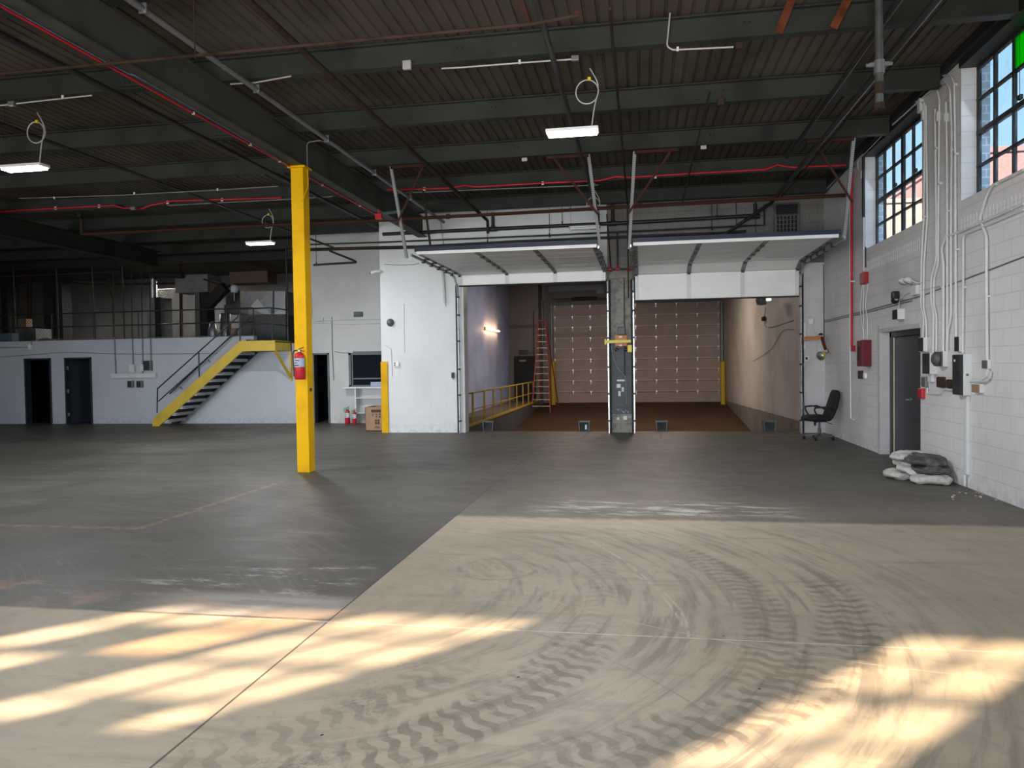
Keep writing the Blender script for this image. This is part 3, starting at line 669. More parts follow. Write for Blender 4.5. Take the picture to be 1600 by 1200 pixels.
ypipe(957, 60, 5.36, 8.0, 17.8, .017, 'rust_brown', 'conduit', 'thin brown conduit running back to the dock pillar', 'conduit', down=3.2)
ypipe(1275, 183, 5.30, -1.5, 14.2, .034, 'black_pipe', 'water_pipe', 'black pipe crossing the roof steel on the right')
p = AZ(1360, 124, 5.08); q = AZ(1180, 345, 4.86)
pipe('water_pipe', [(p.x+.05, -1.5, 5.1), (p.x+.03, 17.2, 5.1), (p.x-.8, 18.22, 4.66), (p.x-1.1, 18.22, 4.60)], .040, 'dark_steel', 'large dark pipe on the right, bending down to the dock wall')
ypipe(1430, 60, 5.17, -1.5, 17.0, .012, 'rust_brown', 'conduit', 'thin brown conduit strapped to the large dark pipe at right', 'conduit')
ypipe(1100, 180, 5.34, 10.6, 15.2, .014, 'dark_steel', 'conduit', 'short dark conduit linking two roof beams at centre right', 'conduit')
ypipe(1065, 320, 5.34, 15.2, 18.0, .014, 'dark_steel', 'conduit', 'short dark conduit above the right truck door', 'conduit')
ypipe(130, 120, 5.25, -1.5, 21.5, .04, 'dark_steel', 'water_pipe', 'dark pipe left of the girder running back into the shadow')
ypipe(60, 215, 5.25, 4, 21.5, .03, 'dark_steel', 'water_pipe', 'second dark pipe left of the girder, further left')
pipe('conduit', [(-5.52, -1.0, 4.915), (-5.52, 15.9, 4.915)], .013, 'red_conduit', 'red conduit fixed along the underside edge of the girder', 'conduit', clamps=[(-5.52, y, 4.915) for y in (7.2, 8.8, 10.2, 11.1, 12.7, 14.5)], cmat='label_white')
pipe('cable', smooth_pts([(-5.49, 2, 4.915), (-5.47, 7, 4.912), (-5.40, 7.6, 4.90), (-5.44, 9.3, 4.915), (-5.46, 10.3, 4.91), (-5.5, 11.3, 4.915)]), .006, 'blue_wire', 'thin blue grey cable under the girder beside the red conduit', 'cable')
# valve head at the end of the red conduit
p = AZ(592, 338, 4.80); t = thing('pull_switch', p, 'small red and green valve box at the far end of the red conduit', 'valve')
MB().bbox(p+V((-.07, -.05, -.06)), p+V((.07, .05, .05)), .01).tube([p+V((0, 0, .05)), p+V((0, 0, .17))], .015).build('valve_body', 'red_bright', t); MB().bar(p+V((.08, 0, .05)), p+V((.5, .05, .09)), .04, .05).build('valve_arm', 'dark_green', t)
# pipes running across
def xrun(pts, y, r, mat, name, label, cat='conduit', clamp=(), cmat='label_white', rnd=0, n=8):
    P_ = [AY(a, b, y) for a, b in pts]; return pipe(name, P_, r, mat, label, cat, rnd=rnd, clamps=[AY(a, b, y) for a, b in clamp], cmat=cmat, n=n)
zr_ = 5.37
def zrun(pts, z, r, mat, name, label, cat='conduit', clamp=(), cmat='label_white', rnd=0):
    P_ = [AZ(a, b, z) for a, b in pts]; return pipe(name, P_, r, mat, label, cat, rnd=rnd, clamps=[AZ(a, b, z) for a, b in clamp], cmat=cmat)
p = AZ(180, 97, 4.88)
pipe('sprinkler_pipe', [(-14, p.y, 4.87), (-5.4, p.y, 4.87), (-1.0, p.y+.05, 4.90), (-.55, p.y, 4.92)], .018, 'rust_brown', 'thin brown pipe crossing under the girder nearest the camera', clamps=[(-5.4, p.y, 4.87), (-.56, p.y, 4.92)], cmat='rust_pipe')
q = AY(305, 92, p.y); pipe('hanger_rod', [q, (q.x, q.y, 5.74)], .008, 'rust_brown', 'thin rod holding the brown crossing pipe right of the girder', 'rod')
Y4 = 15.62
xrun([(0, 331), (40, 328), (155, 322), (178, 321), (192, 325), (222, 326), (235, 321), (270, 314), (440, 309)], Y4, .020, 'red_conduit', 'conduit', 'red conduit wandering across the dark roof on the left', clamp=[(87, 326), (155, 323), (262, 317), (347, 313)])
xrun([(605, 296.5), (700, 294), (725, 290), (745, 292), (850, 286), (938, 282), (962, 276), (985, 277), (1100, 270), (1195, 265), (1215, 257.5), (1225, 260), (1240, 261.5), (1322, 258)], Y4, .020, 'red_conduit', 'conduit', 'red conduit run across under a roof beam above the truck doors', clamp=[(663, 296), (848, 287), (1024, 277)])
xrun([(262, 321), (440, 312), (520, 307)], Y4+.02, .012, 'grey_pipe', 'conduit', 'pale conduit below the red conduit on the left', clamp=[])
xrun([(620, 302), (760, 296), (935, 289)], Y4+.02, .013, 'grey_pipe', 'conduit', 'pale conduit below the red conduit above the left truck door')
xrun([(30, 310), (190, 305), (340, 297), (435, 291)], 13.5, .010, 'grey_pipe', 'conduit', 'thin pale conduit on a roof beam above the left red conduit', clamp=[(85, 310), (210, 303), (340, 297)])
zrun([(-60, 172), (60, 158), (144, 149)], 5.36, .011, 'pale_conduit', 'conduit', 'thin white conduit feeding the far left light fixture', clamp=[(98, 153)])
xrun([(360, 131.5), (400, 129), (455, 119)], 9.1, .011, 'pale_conduit', 'conduit', 'short white conduit under the nearest beam left of centre')
xrun([(690, 107), (720, 105.5), (815, 98), (895, 92.5)], 9.1, .011, 'pale_conduit', 'conduit', 'white conduit under the nearest beam leading to the centre light', clamp=[(812, 98)])
xrun([(1049, -40), (1047, 20), (1042, 72), (1050, 78), (1062, 77.5), (1146, 73.5)], 9.1, .011, 'pale_conduit', 'conduit', 'white conduit with a right-angle bend hanging at top centre', clamp=[(1059, 78)], rnd=.03)
def jbox(px, py, y, s, mat, label, d=.05, cat='junction box', name='junction_box', sy=None):
    p = AY(px, py, y); sy = sy or s; o = MB().bbox((p.x-s/2, y-d, p.z-sy/2), (p.x+s/2, y, p.z+sy/2), .006).build(name, mat); return tag(o, label, cat)
jbox(637, 103, 9.12, .105, 'pale_conduit', 'square white junction box on the nearest roof beam left of centre')
jbox(1154, 73, 9.12, .075, 'rust_brown', 'brown junction box at the end of the bent white conduit')
jbox(899, 92.5, 9.12, .09, 'grey_pipe', 'small grey junction box above the centre light fixture', sy=.06)
jbox(21, 163.5, 8.7, .09, 'grey_pipe', 'small grey junction box above the far left light fixture', sy=.06)
jbox(1126, 160, 11.33, .10, 'rust_brown', 'brown junction box under the second roof beam right of centre')
jbox(1099, 231, 13.5, .10, 'pale_conduit', 'pale junction box under the third roof beam right of centre', sy=.06)
jbox(820, 250, 13.5, .10, 'pale_conduit', 'pale junction box under the third roof beam left of centre', sy=.06)
jbox(209, 326, 15.5, .12, 'grey_pipe', 'grey junction box in the left red conduit', sy=.07)
jbox(926, 289, 15.5, .1, 'grey_pipe', 'grey junction box above the unlit light fixture', sy=.06)
YS = 16.2
xrun([(128, 366), (420, 352), (600, 344), (860, 330), (1130, 315), (1322, 305)], YS, .038, 'rust_pipe', 'sprinkler_pipe', 'long rusty red sprinkler pipe hung across the hall above the truck doors', 'pipe', clamp=[(700, 339), (1000, 322)], cmat='rust_pipe')
p = AY(126, 340, YS); q = AY(128, 366, YS); pipe('sprinkler_pipe', [q, (q.x, YS, p.z), (q.x+.1, YS-.2, p.z+.02)], .038, 'rust_brown', 'rusty riser at the left end of the long sprinkler pipe', rnd=.05)
YW = 18.3
xrun([(598, 366), (760, 358), (1000, 347), (1158, 338), (1183, 337)], YW, .044, 'black_pipe', 'water_pipe', 'thickest black pipe along the top of the dock wall', 'pipe')
xrun([(455, 383), (612, 378), (850, 368), (1000, 361), (1180, 352), (1194, 352), (1194, 320)], YW, .020, 'black_pipe', 'water_pipe', 'thin black pipe below the thickest pipe on the dock wall', 'pipe')
xrun([(640, 386), (800, 377.5), (1000, 369), (1140, 363.5), (1165, 361)], YW-.05, .030, 'black_pipe', 'water_pipe', 'lowest black pipe on the dock wall just above the open doors', 'pipe')
xrun([(450, 391), (560, 388), (650, 386)], YW, .042, 'rust_brown', 'water_pipe', 'brown pipe crossing from the column to the dock wall', 'pipe')
xrun([(490, 414), (557, 410), (553, 407), (515, 392)], 19.5, .030, 'black_pipe', 'water_pipe', 'black pipe with a slanted branch in front of the recess', 'pipe', rnd=.05)
for x_, y0, y1, lb in ((770, 332, 358, 'black pipe tee dropping from the roof to the thick pipe, left one'), (957, 315, 349, 'black pipe tee dropping from the roof to the thick pipe, above the pillar'), (1180, 318, 338, 'black pipe tee dropping to the thick pipe, right one')):
    a, b = AY(x_, y0, YW), AY(x_, y1, YW); t = MB().tube([(a.x, YW, a.z), (a.x, YW, b.z)], .04).tube([(a.x, YW, b.z+.1), (a.x, YW, b.z)], [.045, .062]).tube([(a.x-.1, YW, b.z), (a.x+.1, YW, b.z)], .058).build('pipe_tee', 'black_pipe'); tag(t, lb, 'pipe')
for x_, y0, y1 in ((761, 330, 379), (858, 325, 369), (878, 322, 350), (1112, 315, 358), (1120, 312, 341), (1150, 315, 356), (1181, 356, 375), (650, 350, 366), (444+50, 396, 414)):
    a, b = AY(x_, y0, YW), AY(x_, y1, YW); t = MB().tube([(a.x, YW, max(a.z, 5.43)), (a.x, YW, b.z)], .008, 6).tube([(a.x, YW, b.z+.07), (a.x, YW, b.z-.03)], .018, 6).build('hanger_rod', 'black_pipe')
    tag(t, 'thin black hanger rod holding pipes at the top of the dock wall', 'rod', 'black hanger rods')
# diagonal rusty angle braces at top right, hanging vertical drain pipe
for a, b, lb in (((1240, -8), (1216, 52), 'rusty orange angle brace at the top, left one of two'), ((1333, -18), (1302, 44), 'rusty orange angle brace at the top, right one of two')):
    P0, P1 = AY(*a, 9.05), AY(*b, 9.12); o = MB().bar(P0, P1, .09, .012, (0, -1, 0)).bar(P0+V((.035, .03, 0)), P1+V((.035, .03, 0)), .012, .06, (0, -1, 0)).build('angle_brace', 'rust_orange'); tag(o, lb, 'brace')
p0 = AY(1372, -60, 8.6); p1 = AY(1375, 170, 8.6); xk = (p0.x+p1.x)/2
t = thing('drain_pipe', (xk, 8.6, p1.z), 'thick grey capped pipe hanging straight down at the upper right', 'pipe')
MB().tube([(xk, 8.6, 5.74), (xk, 8.6, p1.z)], .041, 14).build('pipe_body', 'grey_box', t)
z1 = AY(1375, 105, 8.6).z; z2 = AY(1375, 138, 8.6).z
MB().tube([(xk, 8.6, z1+.07), (xk, 8.6, z1-.07)], .054, 14).bar((xk-.10, 8.6, z1+.03), (xk+.10, 8.6, z1+.03), .03, .04).tube([(xk-.1, 8.6, z1+.03), (xk-.13, 8.6, z1+.03)], .02).tube([(xk+.1, 8.6, z1+.03), (xk+.13, 8.6, z1+.03)], .02).build('coupling', 'grey_pipe', t)
MB().tube([(xk, 8.6, z2+.06), (xk, 8.6, z2-.06)], .05, 14).build('sleeve', 'rust_brown', t)
MB().tube([(xk, 8.6, p1.z+.06), (xk, 8.6, p1.z-.01)], .052, 14).build('end_cap', 'rust_brown', t)
a = AX(1371, 176, 4.14); pipe('conduit', [(4.14, 15.25, 5.5), (4.14, 15.25, AX(1371, 325, 4.14).z)], .028, 'dark_steel', 'dark vertical pipe at the left edge of the far window', 'conduit')
# ============================================================ LIGHT FIXTURES
def led(px0, py0, px1, py1, z, y, label, lit=True, loop=True, power=88):
    a = AY(px0, py0, y); b = AY(px1, py1, y); L = .66; DK = DECK-.005; c = V(((a.x+b.x)/2, y, (a.z+b.z)/2))
    t = thing('light_fixture', c, label, 'light', 'hanging shop lights')
    MB().bbox((c.x-L/2, y-.10, c.z), (c.x+L/2, y+.10, c.z+.045), .008).build('housing', 'white_gloss' if lit else 'galvanised', t)
    for dy in (-.065, .035):
        MB().bbox((c.x-L/2+.02, y+dy-.03, c.z-.03), (c.x+L/2-.02, y+dy+.045, c.z), .012).build('tube', 'led_tube' if lit else 'white_gloss', t)
    MB().tube([(c.x+L/2-.04, y, c.z+.04), (c.x+L/2-.0, y, DK)], .003, 5).build('hanger_wire', 'rust_brown', t)
    MB().tube([(c.x-L/2+.04, y, c.z+.04), (c.x-L/2+.02, y, DK)], .003, 5).lathe((c.x-L/2+.02, y, BZ0-.35), [(.03, 0), (.03, .006), (.024, .006), (.024, 0)], 10, (0, 1, 0)).build('hanger_wire', 'rust_brown', t)
    if loop:
        r = .14; cx = c.x+L/2-.14; cz = c.z+(.5 if z else .5); pts = [(c.x+L/2-.09, y, c.z+.03), (c.x+L/2-.05, y, c.z+.3)]
        for k in range(0, 15): an = math.radians(-10+k*27); pts.append((cx+r*math.cos(an), y+.01*k/6, cz+r*math.sin(an)*1.05))
        pts += [(cx+r*.9, y, cz+.12), (c.x+L/2-.10, y, BZ0-.03)]
        MB().tube(smooth_pts(pts, 3), .009, 7).build('cable', 'pale_conduit', t)
        q = V((c.x+L/2-.11, y, BZ0-.16)); MB().bbox(q-V((.02, .015, .02)), q+V((.02, .015, .02)), .004).build('yellow_tag', 'yellow_cap', t)
    if lit:
        d = bpy.data.lights.new('shop_light', 'AREA'); d.shape = 'RECTANGLE'; d.size = .6; d.size_y = .16; d.energy = power; d.color = (.95, .97, 1)
        lo = bpy.data.objects.new('shop_light', d); COL.objects.link(lo); lo.location = (c.x, y, c.z-.035)
    return t
led(857, 211, 932, 204, 1, 9.62, 'lit twin-tube shop light with coiled white cable at centre')
led(0, 264, 78, 262, 1, 9.6, 'lit twin-tube shop light at the far left edge of the photo')
led(384, 381, 430, 379.5, 1, 16.45, 'lit shop light furthest away, left of the yellow column')
led(891, 358, 936, 355, 1, 16.4, 'unlit shop light with white housing above the left truck door', lit=False)
for (x_, y_) in ((-1, 2.5), (-8.7, 2.5), (-16.5, 9.6), (-16.5, 2.5)):  # extra fixtures added out of view to light the hall
    t = led(857, 211, 932, 204, 1, 9.62, 'added shop light out of view', power=30)
    dx = V((x_, y_, 4.6))-WL[t.name]
    for o in [t]: o.location = (x_, y_, 4.6)
    for l_ in [k for k in bpy.data.objects if k.type == 'LIGHT' and k.name.startswith('shop_light')][-1:]: l_.location = (x_, y_, 4.56)
    t['label'] = {(-1, 2.5): 'added unseen shop light above and behind the camera', (-8.7, 2.5): 'added unseen shop light behind the camera left of the girder', (-16.5, 9.6): 'added unseen shop light beyond the left edge, near the middle of the hall', (-16.5, 2.5): 'added unseen shop light beyond the left edge, near the rear wall'}[(x_, y_)]
# warm wall light in the dock bay
a = AX(759, 513.5, -5.95); b = AX(778, 518, -5.95)
t = thing('wall_light', (-5.95, (a.y+b.y)/2, a.z), 'warm glowing tube light on the left wall of the dock bay', 'light')
MB().tube([(-5.9, a.y, a.z), (-5.9, b.y, a.z)], .035, 10).build('tube', 'warm_tube', t); MB().box((-6, a.y-.05, a.z-.06), (-5.95, b.y+.05, a.z+.06)).build('backplate', 'grey_pipe', t)
area('warm_wall_light', (-5.70, (a.y+b.y)/2, a.z), (-1, 0, 0), abs(b.y-a.y), .10, 10, (1, .55, .25))
# ceiling lamps added to brighten the dock bay
def add_bay_fill(x_, y_, e, col, lb):
    t = thing('bay_fill_light', (x_, y_, 5.3), lb, 'light'); MB().bbox((x_-.6, y_-.08, 5.3), (x_+.6, y_+.08, 5.38), .01).build('housing', 'white_gloss', t)
    MB().tube([(x_-.55, y_, 5.28), (x_+.55, y_, 5.28)], .02, 8).build('tube', 'small_glow', t)
    MB().tube([(x_-.5, y_, 5.38), (x_-.5, y_, 5.74)], .005, 5).tube([(x_+.5, y_, 5.38), (x_+.5, y_, 5.74)], .005, 5).build('hanger_rod', 'dark_steel', t)
    d = bpy.data.lights.new('bay_fill', 'AREA'); d.shape = 'RECTANGLE'; d.size = 1.1; d.size_y = .15; d.energy = e; d.color = col
    lo = bpy.data.objects.new('bay_fill', d); COL.objects.link(lo); lo.location = (x_, y_, 5.25)
add_bay_fill(.6, 27.5, 110, (1, .84, .70), 'added ceiling light brightening the right dock bay'); add_bay_fill(-2.4, 27.5, 80, (1, .82, .66), 'added ceiling light brightening the left dock bay')
# ============================================================ OPEN SECTIONAL TRUCK DOORS
def open_door(x0, x1, zb, zk, label):
    t = thing('sectional_door', ((x0+x1)/2, 18.4, zb), label, 'garage door', 'open sectional truck doors')
    zt = 3.96; path = [V((0, 18.46, zb)), V((0, 18.44, zk)), V((0, 17.98, zt-.01)), V((0, 17.36, zt)), V((0, 16.74, zt)), V((0, 16.12, zt)), V((0, 15.5, zt)), V((0, 14.87, zt))]
    xs = [x0+.03+(x1-x0-.06)*k for k in (0, .333, .667, 1)]
    for i in range(len(path)-1):
        a, b = path[i], path[i+1]; d = (b-a).normalized(); n = V((0, d.z, -d.y))      # n points up / outward
        if n.z < 0 or (abs(n.z) < .2 and n.y < 0): n = -n
        a2, b2 = a+d*.006, b-d*.006; cx = (x0+x1)/2
        q = [a2, b2, b2+n*.05, a2+n*.05]
        MB().prism([(x0, v.y, v.z) for v in q], (x1-x0, 0, 0)).build('panel', 'door_panel', t)
        for j, xx in enumerate(xs):
            s = MB(); hg = MB()
            wv = .055 if j in (0, 3) else .05
            xa = xx-wv if j else xx-.03; xb = xx+wv if j < 3 else xx+.03
            s.prism([(xa, v.y, v.z) for v in (a2-n*.006, b2-n*.006, b2, a2)], (xb-xa, 0, 0))
            if i: 
                c = V((xx, a.y, a.z))-n*.02; hg.box(c-V((.035, .05, .018)), c+V((.035, .05, .018)))
            s.build('stile', 'door_stile' if i else 'white_panel', t)
            if hg.v: hg.build('hinge', 'dark_steel', t)
    m_ = MB().box((x0, 14.845, zt-.012), (x1, 14.87, zt+.05)); m_.build('top_edge', 'white_gloss', t)
    MB().box((x0-.04, 14.85, zt+.05), (x1+.04, 14.93, zt+.135)).build('top_strut', 'bluish_seal', t)
    MB().box((x0, 18.43, zb-.03), (x1, 18.5, zb)).build('bottom_seal', 'rubber', t)
    for xx in (x0+(x1-x0)*.17, x0+(x1-x0)*.83): MB().bar((xx-.3, 17.2, zt-.03), (xx+.3, 17.2, zt-.03), .025, .012).build('grab_bar', 'grey_pipe', t)
    for xx, s_ in ((x0-.045, 1), (x1+.045, -1)):
        tr = MB(); P_ = [V((xx, 18.48, 0.0)), V((xx, 18.48, 3.42)), V((xx, 18.40, 3.68)), V((xx, 18.2, 3.84)), V((xx, 17.9, 3.90)), V((xx, 14.6, 3.91))]
        for u_, v_ in zip(P_[:-1], P_[1:]): tr.bar(u_, v_, .03, .055, (1, 0, 0) if False else (0, 0, 1))
        tr.build('track', 'galvanised', t)
        MB().box((xx-.045*s_-.02, 18.50, 0), (xx-.045*s_+.02, 18.56, 3.7)).build('jamb_seal', 'rubber', t)
        for z_ in (.3, .95, 1.6, 2.3, 2.95, 3.4): B((xx-.03, 18.43, z_-.02), (xx+.03, 18.55, z_+.02)).build('bracket', 'dark_steel', t)
        for y_ in (17.9, 17.3, 16.7, 16.1, 15.5): B((xx-.03, y_-.05, 3.86), (xx+.03, y_+.05, 3.94)).build('roller_bracket', 'dark_steel', t)
        tx = V((xx+(.1 if s_ > 0 else -.1), 13.6, 5.41)); bx = V((xx+(-.03 if s_ > 0 else .03), 14.78, 3.88))
        if s_ > 0 and x0 < -3: tx.x = -4.56; bx.x = -4.66
        h = MB().bar(tx, bx, .055, .006, (0, -1, 0)).bar(tx+V((.025*s_, .02, 0)), bx+V((.025*s_, .02, 0)), .006, .05, (0, -1, 0)); h.build('hanger', 'perforated_angle', t)
        rb_ = MB().bar((tx.x, 13.6, 5.39), (tx.x+.75*s_, 13.6, 5.39), .05, .05).bar((tx.x+.62*s_, 13.6, 5.37), (bx.x, 14.2, 4.45), .04, .012, (0, -1, 0)); rb_.build('brace', 'rust_pipe', t)
    return t
open_door(-4.47, -.84, 3.68, 3.93, 'open white sectional door rolled up above the left truck opening')
open_door(-.14, 3.60, 3.19, 3.80, 'open white sectional door hanging lower above the right truck opening')
# sprinkler drops with red tees at the pillar
t = thing('sprinkler_drop', (-.5, 18.2, 3.8), 'dark pipe drop with three red tees in front of the dock pillar', 'pipe')
c0, c1, c2 = AY(953, 421, 18.2), AY(965, 420, 18.2), AY(983, 420, 18.2)
MB().tube([c0, c2], .022, 8).tube([(c1.x, 18.2, c1.z), (c1.x, 18.2, 4.8)], .018, 8).build('pipe_run', 'black_pipe', t)
for c in (c0, c1, c2): MB().tube([c-V((.05, 0, 0)), c+V((.05, 0, 0))], .035, 8).tube([c, c+V((0, 0, .06))], .03, 8).build('tee', 'red_paint', t)
pipe('conduit', [AY(948, 335, 18.45), AY(955, 425, 18.45)], .016, 'rust_pipe', 'rusty vertical conduit left of the dock pillar top', 'conduit')
pipe('conduit', [AY(975, 385, 18.58), AY(976, 590, 18.58)], .012, 'black_pipe', 'black vertical conduit down the middle of the dock pillar', 'conduit')
pipe('cable', smooth_pts([AY(955, 540, 18.55), AY(958, 556, 18.55), AY(964, 573, 18.55), AY(976, 588, 18.55), AY(978, 600, 18.55), AY(979, 632, 18.6)]), .004, 'pale_conduit', 'thin white cord looping down the front of the dock pillar', 'cable')
# dock arm light on the pillar
t = thing('dock_light', AY(966, 536, 18.55), 'yellow swing-arm dock light folded across the dock pillar', 'dock light')
a, b = AY(946, 534, 18.38), AY(986, 533, 18.38)
MB().bar(a, b, .06, .07).bar(a-V((.02, 0, 0)), a+V((.02, 0, 0)), .02, .13).build('swing_arm', 'yellow_arm', t)
c = AY(984, 544, 18.36); MB().bbox(c-V((.055, .06, .1)), c+V((.055, .06, .08)), .015).build('lamp_head', 'yellow_arm', t)
a, b = AY(961, 524, 18.58), AY(980, 541, 18.58); MB().bbox((a.x, 18.48, b.z), (b.x, 18.62, a.z), .006).build('mount_bracket', 'orange_paint', t)
a, b = AY(965, 511, 18.5), AY(977, 523, 18.5); MB().bbox((a.x, 18.44, b.z), (b.x, 18.62, a.z), .01).tube([AY(962, 545, 18.5), AY(965, 548, 18.5)], .04, 8).tube([AY(976, 545, 18.5), AY(980, 547, 18.5)], .04, 8).build('switch_box', 'black_plastic', t)
MB().box(AY(967, 525, 18.47), AY(972, 528, 18.45)).box(AY(967, 538, 18.47), AY(972, 541, 18.45)).build('bolt_plate', 'label_white', t)
for (a, b, c_, d_) in ((964, 593, 976, 596), (963.5, 600, 970, 606), (971, 605, 975, 612), (966, 611, 970, 619), (974, 650, 980, 656), (964, 652, 968, 656)):
    P0, P1 = AY(a, b, 18.62), AY(c_, d_, 18.62); o = MB().bbox((P0.x, 18.606, P1.z), (P1.x, 18.625, P0.z), .02).build('plaster_patch', 'label_white'); tag(o, 'white plaster patch on the dark lower part of the dock pillar', 'patch', 'white patches on the dock pillar')
# dock light on the right wall end
t = thing('dock_light', AY(1256, 530, 18.5), 'yellow articulated dock light with round lamp beside the right truck opening', 'dock light')
a = AY(1256, 528, 18.42); b = AY(1284, 527, 18.05); c = AY(1290, 546, 17.9); d = AY(1283, 556, 17.85)
MB().bar(a, b, .05, .05).bar(a+V((0, 0, -.06)), b+V((-.05, 0, -.035)), .02, .02).build('swing_arm', 'orange_paint', t)
MB().bar(b, c, .05, .05).build('forearm', 'rust_orange', t)
MB().box(a-V((.05, 0, .14)), a+V((.0, .12, .03))).build('mount_bracket', 'black_plastic', t)
ax = V((-.75, -.6, -.25)).normalized(); MB().lathe(d, [(.03, .14), (.06, .12), (.085, .05), (.10, -.02), (.10, -.03)], 18, -ax).build('lamp_head', 'yellow_arm', t); MB().lathe(d, [(.001, -.028), (.09, -.030), (.09, -.02)], 18, -ax).build('reflector', 'galvanised', t)
MB().tube(smooth_pts([c+V((.03, 0, .02)), c+V((.06, -.02, -.06)), c+V((.0, -.03, -.08)), d+V((.04, 0, .03))]), .008, 6).build('yoke', 'black_plastic', t)
MB().lathe(b+V((-.02, 0, .05)), [(.05, 0), (.045, .03), (.001, .05)], 14).build('knob', 'rust_pipe', t)
def ybox(px0, py0, px1, py1, y, d, mat, name, label, cat, r=.006):
    a, b = AY(px0, py0, y), AY(px1, py1, y); o = MB().bbox((a.x, y-d, min(a.z, b.z)), (b.x, y, max(a.z, b.z)), r).build(name, mat); return tag(o, label, cat)
ybox(1252.5, 505, 1259, 546, YF, .04, 'white_panel', 'switch_box', 'tall narrow white box on the panel right of the truck opening', 'switch')
o = ybox(1256, 556, 1264, 564, YF, .05, 'white_panel', 'switch_box', 'small white control box with a black button below the narrow box', 'switch')
ybox(1258.5, 558, 1262, 562, YF-.05, .01, 'black_plastic', 'push_button', 'black push button on the small white control box', 'button')
o = ybox(1262, 498, 1270, 507, YF, .06, 'white_panel', 'junction_box', 'white junction box with a coiled cable on the corner panel', 'junction box')
pipe('cable', smooth_pts([AY(1266, 500, 18.48), AY(1262, 495, 18.46), AY(1267, 494, 18.44), AY(1271, 499, 18.46), AY(1269, 512, 18.5), AY(1275, 522, 18.4), AY(1278, 526, 18.2)]), .006, 'white_panel', 'thin white cable from the junction box to the dock light', 'cable')
pipe('cable', smooth_pts([AY(1260, 564, 18.5), AY(1256, 570, 18.5), AY(1258, 574, 18.5), AY(1263, 569, 18.5), AY(1264, 562, 18.5), AY(1273, 560, 18.5), AY(1276, 548, 18.5), AY(1276, 532, 18.5)]), .006, 'wall_paint', 'grey white cable hanging from the control box', 'cable')
pipe('chain', smooth_pts([AY(1251, 566, 18.45), AY(1254.5, 628, 18.45), AY(1256, 640, 18.45), AY(1253.5, 648, 18.45), AY(1254.5, 632, 18.45)]), .007, 'grey_pipe', 'hanging pull chain beside the right door track', 'chain')
pipe('conduit', [(XR-.02, 18.53, 3.9), (XR-.02, 18.53, 2.1)], .008, 'black_pipe', 'thin dark line in the corner of the right wall', 'conduit')
# louvred fan above the right opening
a, b = AY(1212, 318, YF), AY(1246, 369, YF); t = thing('wall_louver', ((a.x+b.x)/2, YF, b.z), 'dark egg-crate ventilation grille high on the unpainted dock wall', 'vent')
MB().box((a.x-.05, YF-.05, b.z-.04), (a.x, YF, a.z)).box((b.x, YF-.05, b.z-.04), (b.x+.05, YF, a.z)).box((a.x, YF-.05, b.z-.04), (b.x, YF, b.z)).box((a.x, YF-.05, a.z-.04), (b.x, YF, a.z)).box((a.x, YF-.03, b.z+(a.z-b.z)*.62), (b.x, YF, b.z+(a.z-b.z)*.66)).build('frame', 'grey_box', t)
MB().box((a.x, YF-.012, b.z), (b.x, YF-.004, a.z)).build('backing', 'rubber', t)
s = MB(); n_ = 6
for i in range(7): xx = a.x+(b.x-a.x)*i/6; s.box((xx-.008, YF-.06, b.z), (xx+.008, YF-.01, b.z+(a.z-b.z)*.62))
for i in range(6): zz = b.z+(a.z-b.z)*.62*i/5; s.bar((a.x, YF-.05, zz), (b.x, YF-.05, zz), .05, .012, (0, -.5, 1))
s.build('grille', 'grey_pipe', t)
# threshold: dock bumpers / leveller boxes
for k, (px_, py_) in enumerate(((766, 672), (915, 671), (1033, 670.5), (1197, 670.5))):
    p = AZ(px_, py_, 0); p.y = 18.99; w_ = .19
    t = thing('leveler_box', (p.x, 18.99, 0), ['grey steel wheel guide box at the dock edge, by the yellow railing', 'grey steel wheel guide box at the dock edge with a white scuff', 'grey steel wheel guide box at the dock edge, right of the pillar', 'grey steel wheel guide box at the dock edge, nearest the right wall'][k], 'dock guide', 'grey wheel guides on the dock edge')
    x0, x1 = p.x-w_/2-.02, p.x+w_/2+.02
    MB().box((x0, 19.0, -.25), (x1, 19.28, .0)).prism([(x0, 18.99, 0), (x0+.012, 18.99, 0), (x0-.01, 18.99, .24), (x0-.03, 18.99, .24)], (0, .26, 0)).prism([(x1-.012, 18.99, 0), (x1, 18.99, 0), (x1+.03, 18.99, .24), (x1+.01, 18.99, .24)], (0, .26, 0)).prism([(x0, 19.24, 0), (x1, 19.24, 0), (x1+.02, 19.24, .24), (x0-.02, 19.24, .24)], (0, .015, 0)).prism([(x0-.03, 18.99, .235), (x1+.03, 18.99, .235), (x1+.03, 18.99, .25), (x0-.03, 18.99, .25)], (0, .02, 0)).build('shell', 'leveler_plate', t)
    MB().prism([(x0+.01, 19.02, 0), (x0+.01, 19.24, .0), (x0+.01, 19.24, .20)], (x1-x0-.02, 0, 0)).build('wedge', 'grey_box', t)
    if k == 1: MB().bbox((p.x+.02, 19.0, .04), (p.x+.07, 19.05, .16), .01).build('scuff', 'label_white', t)
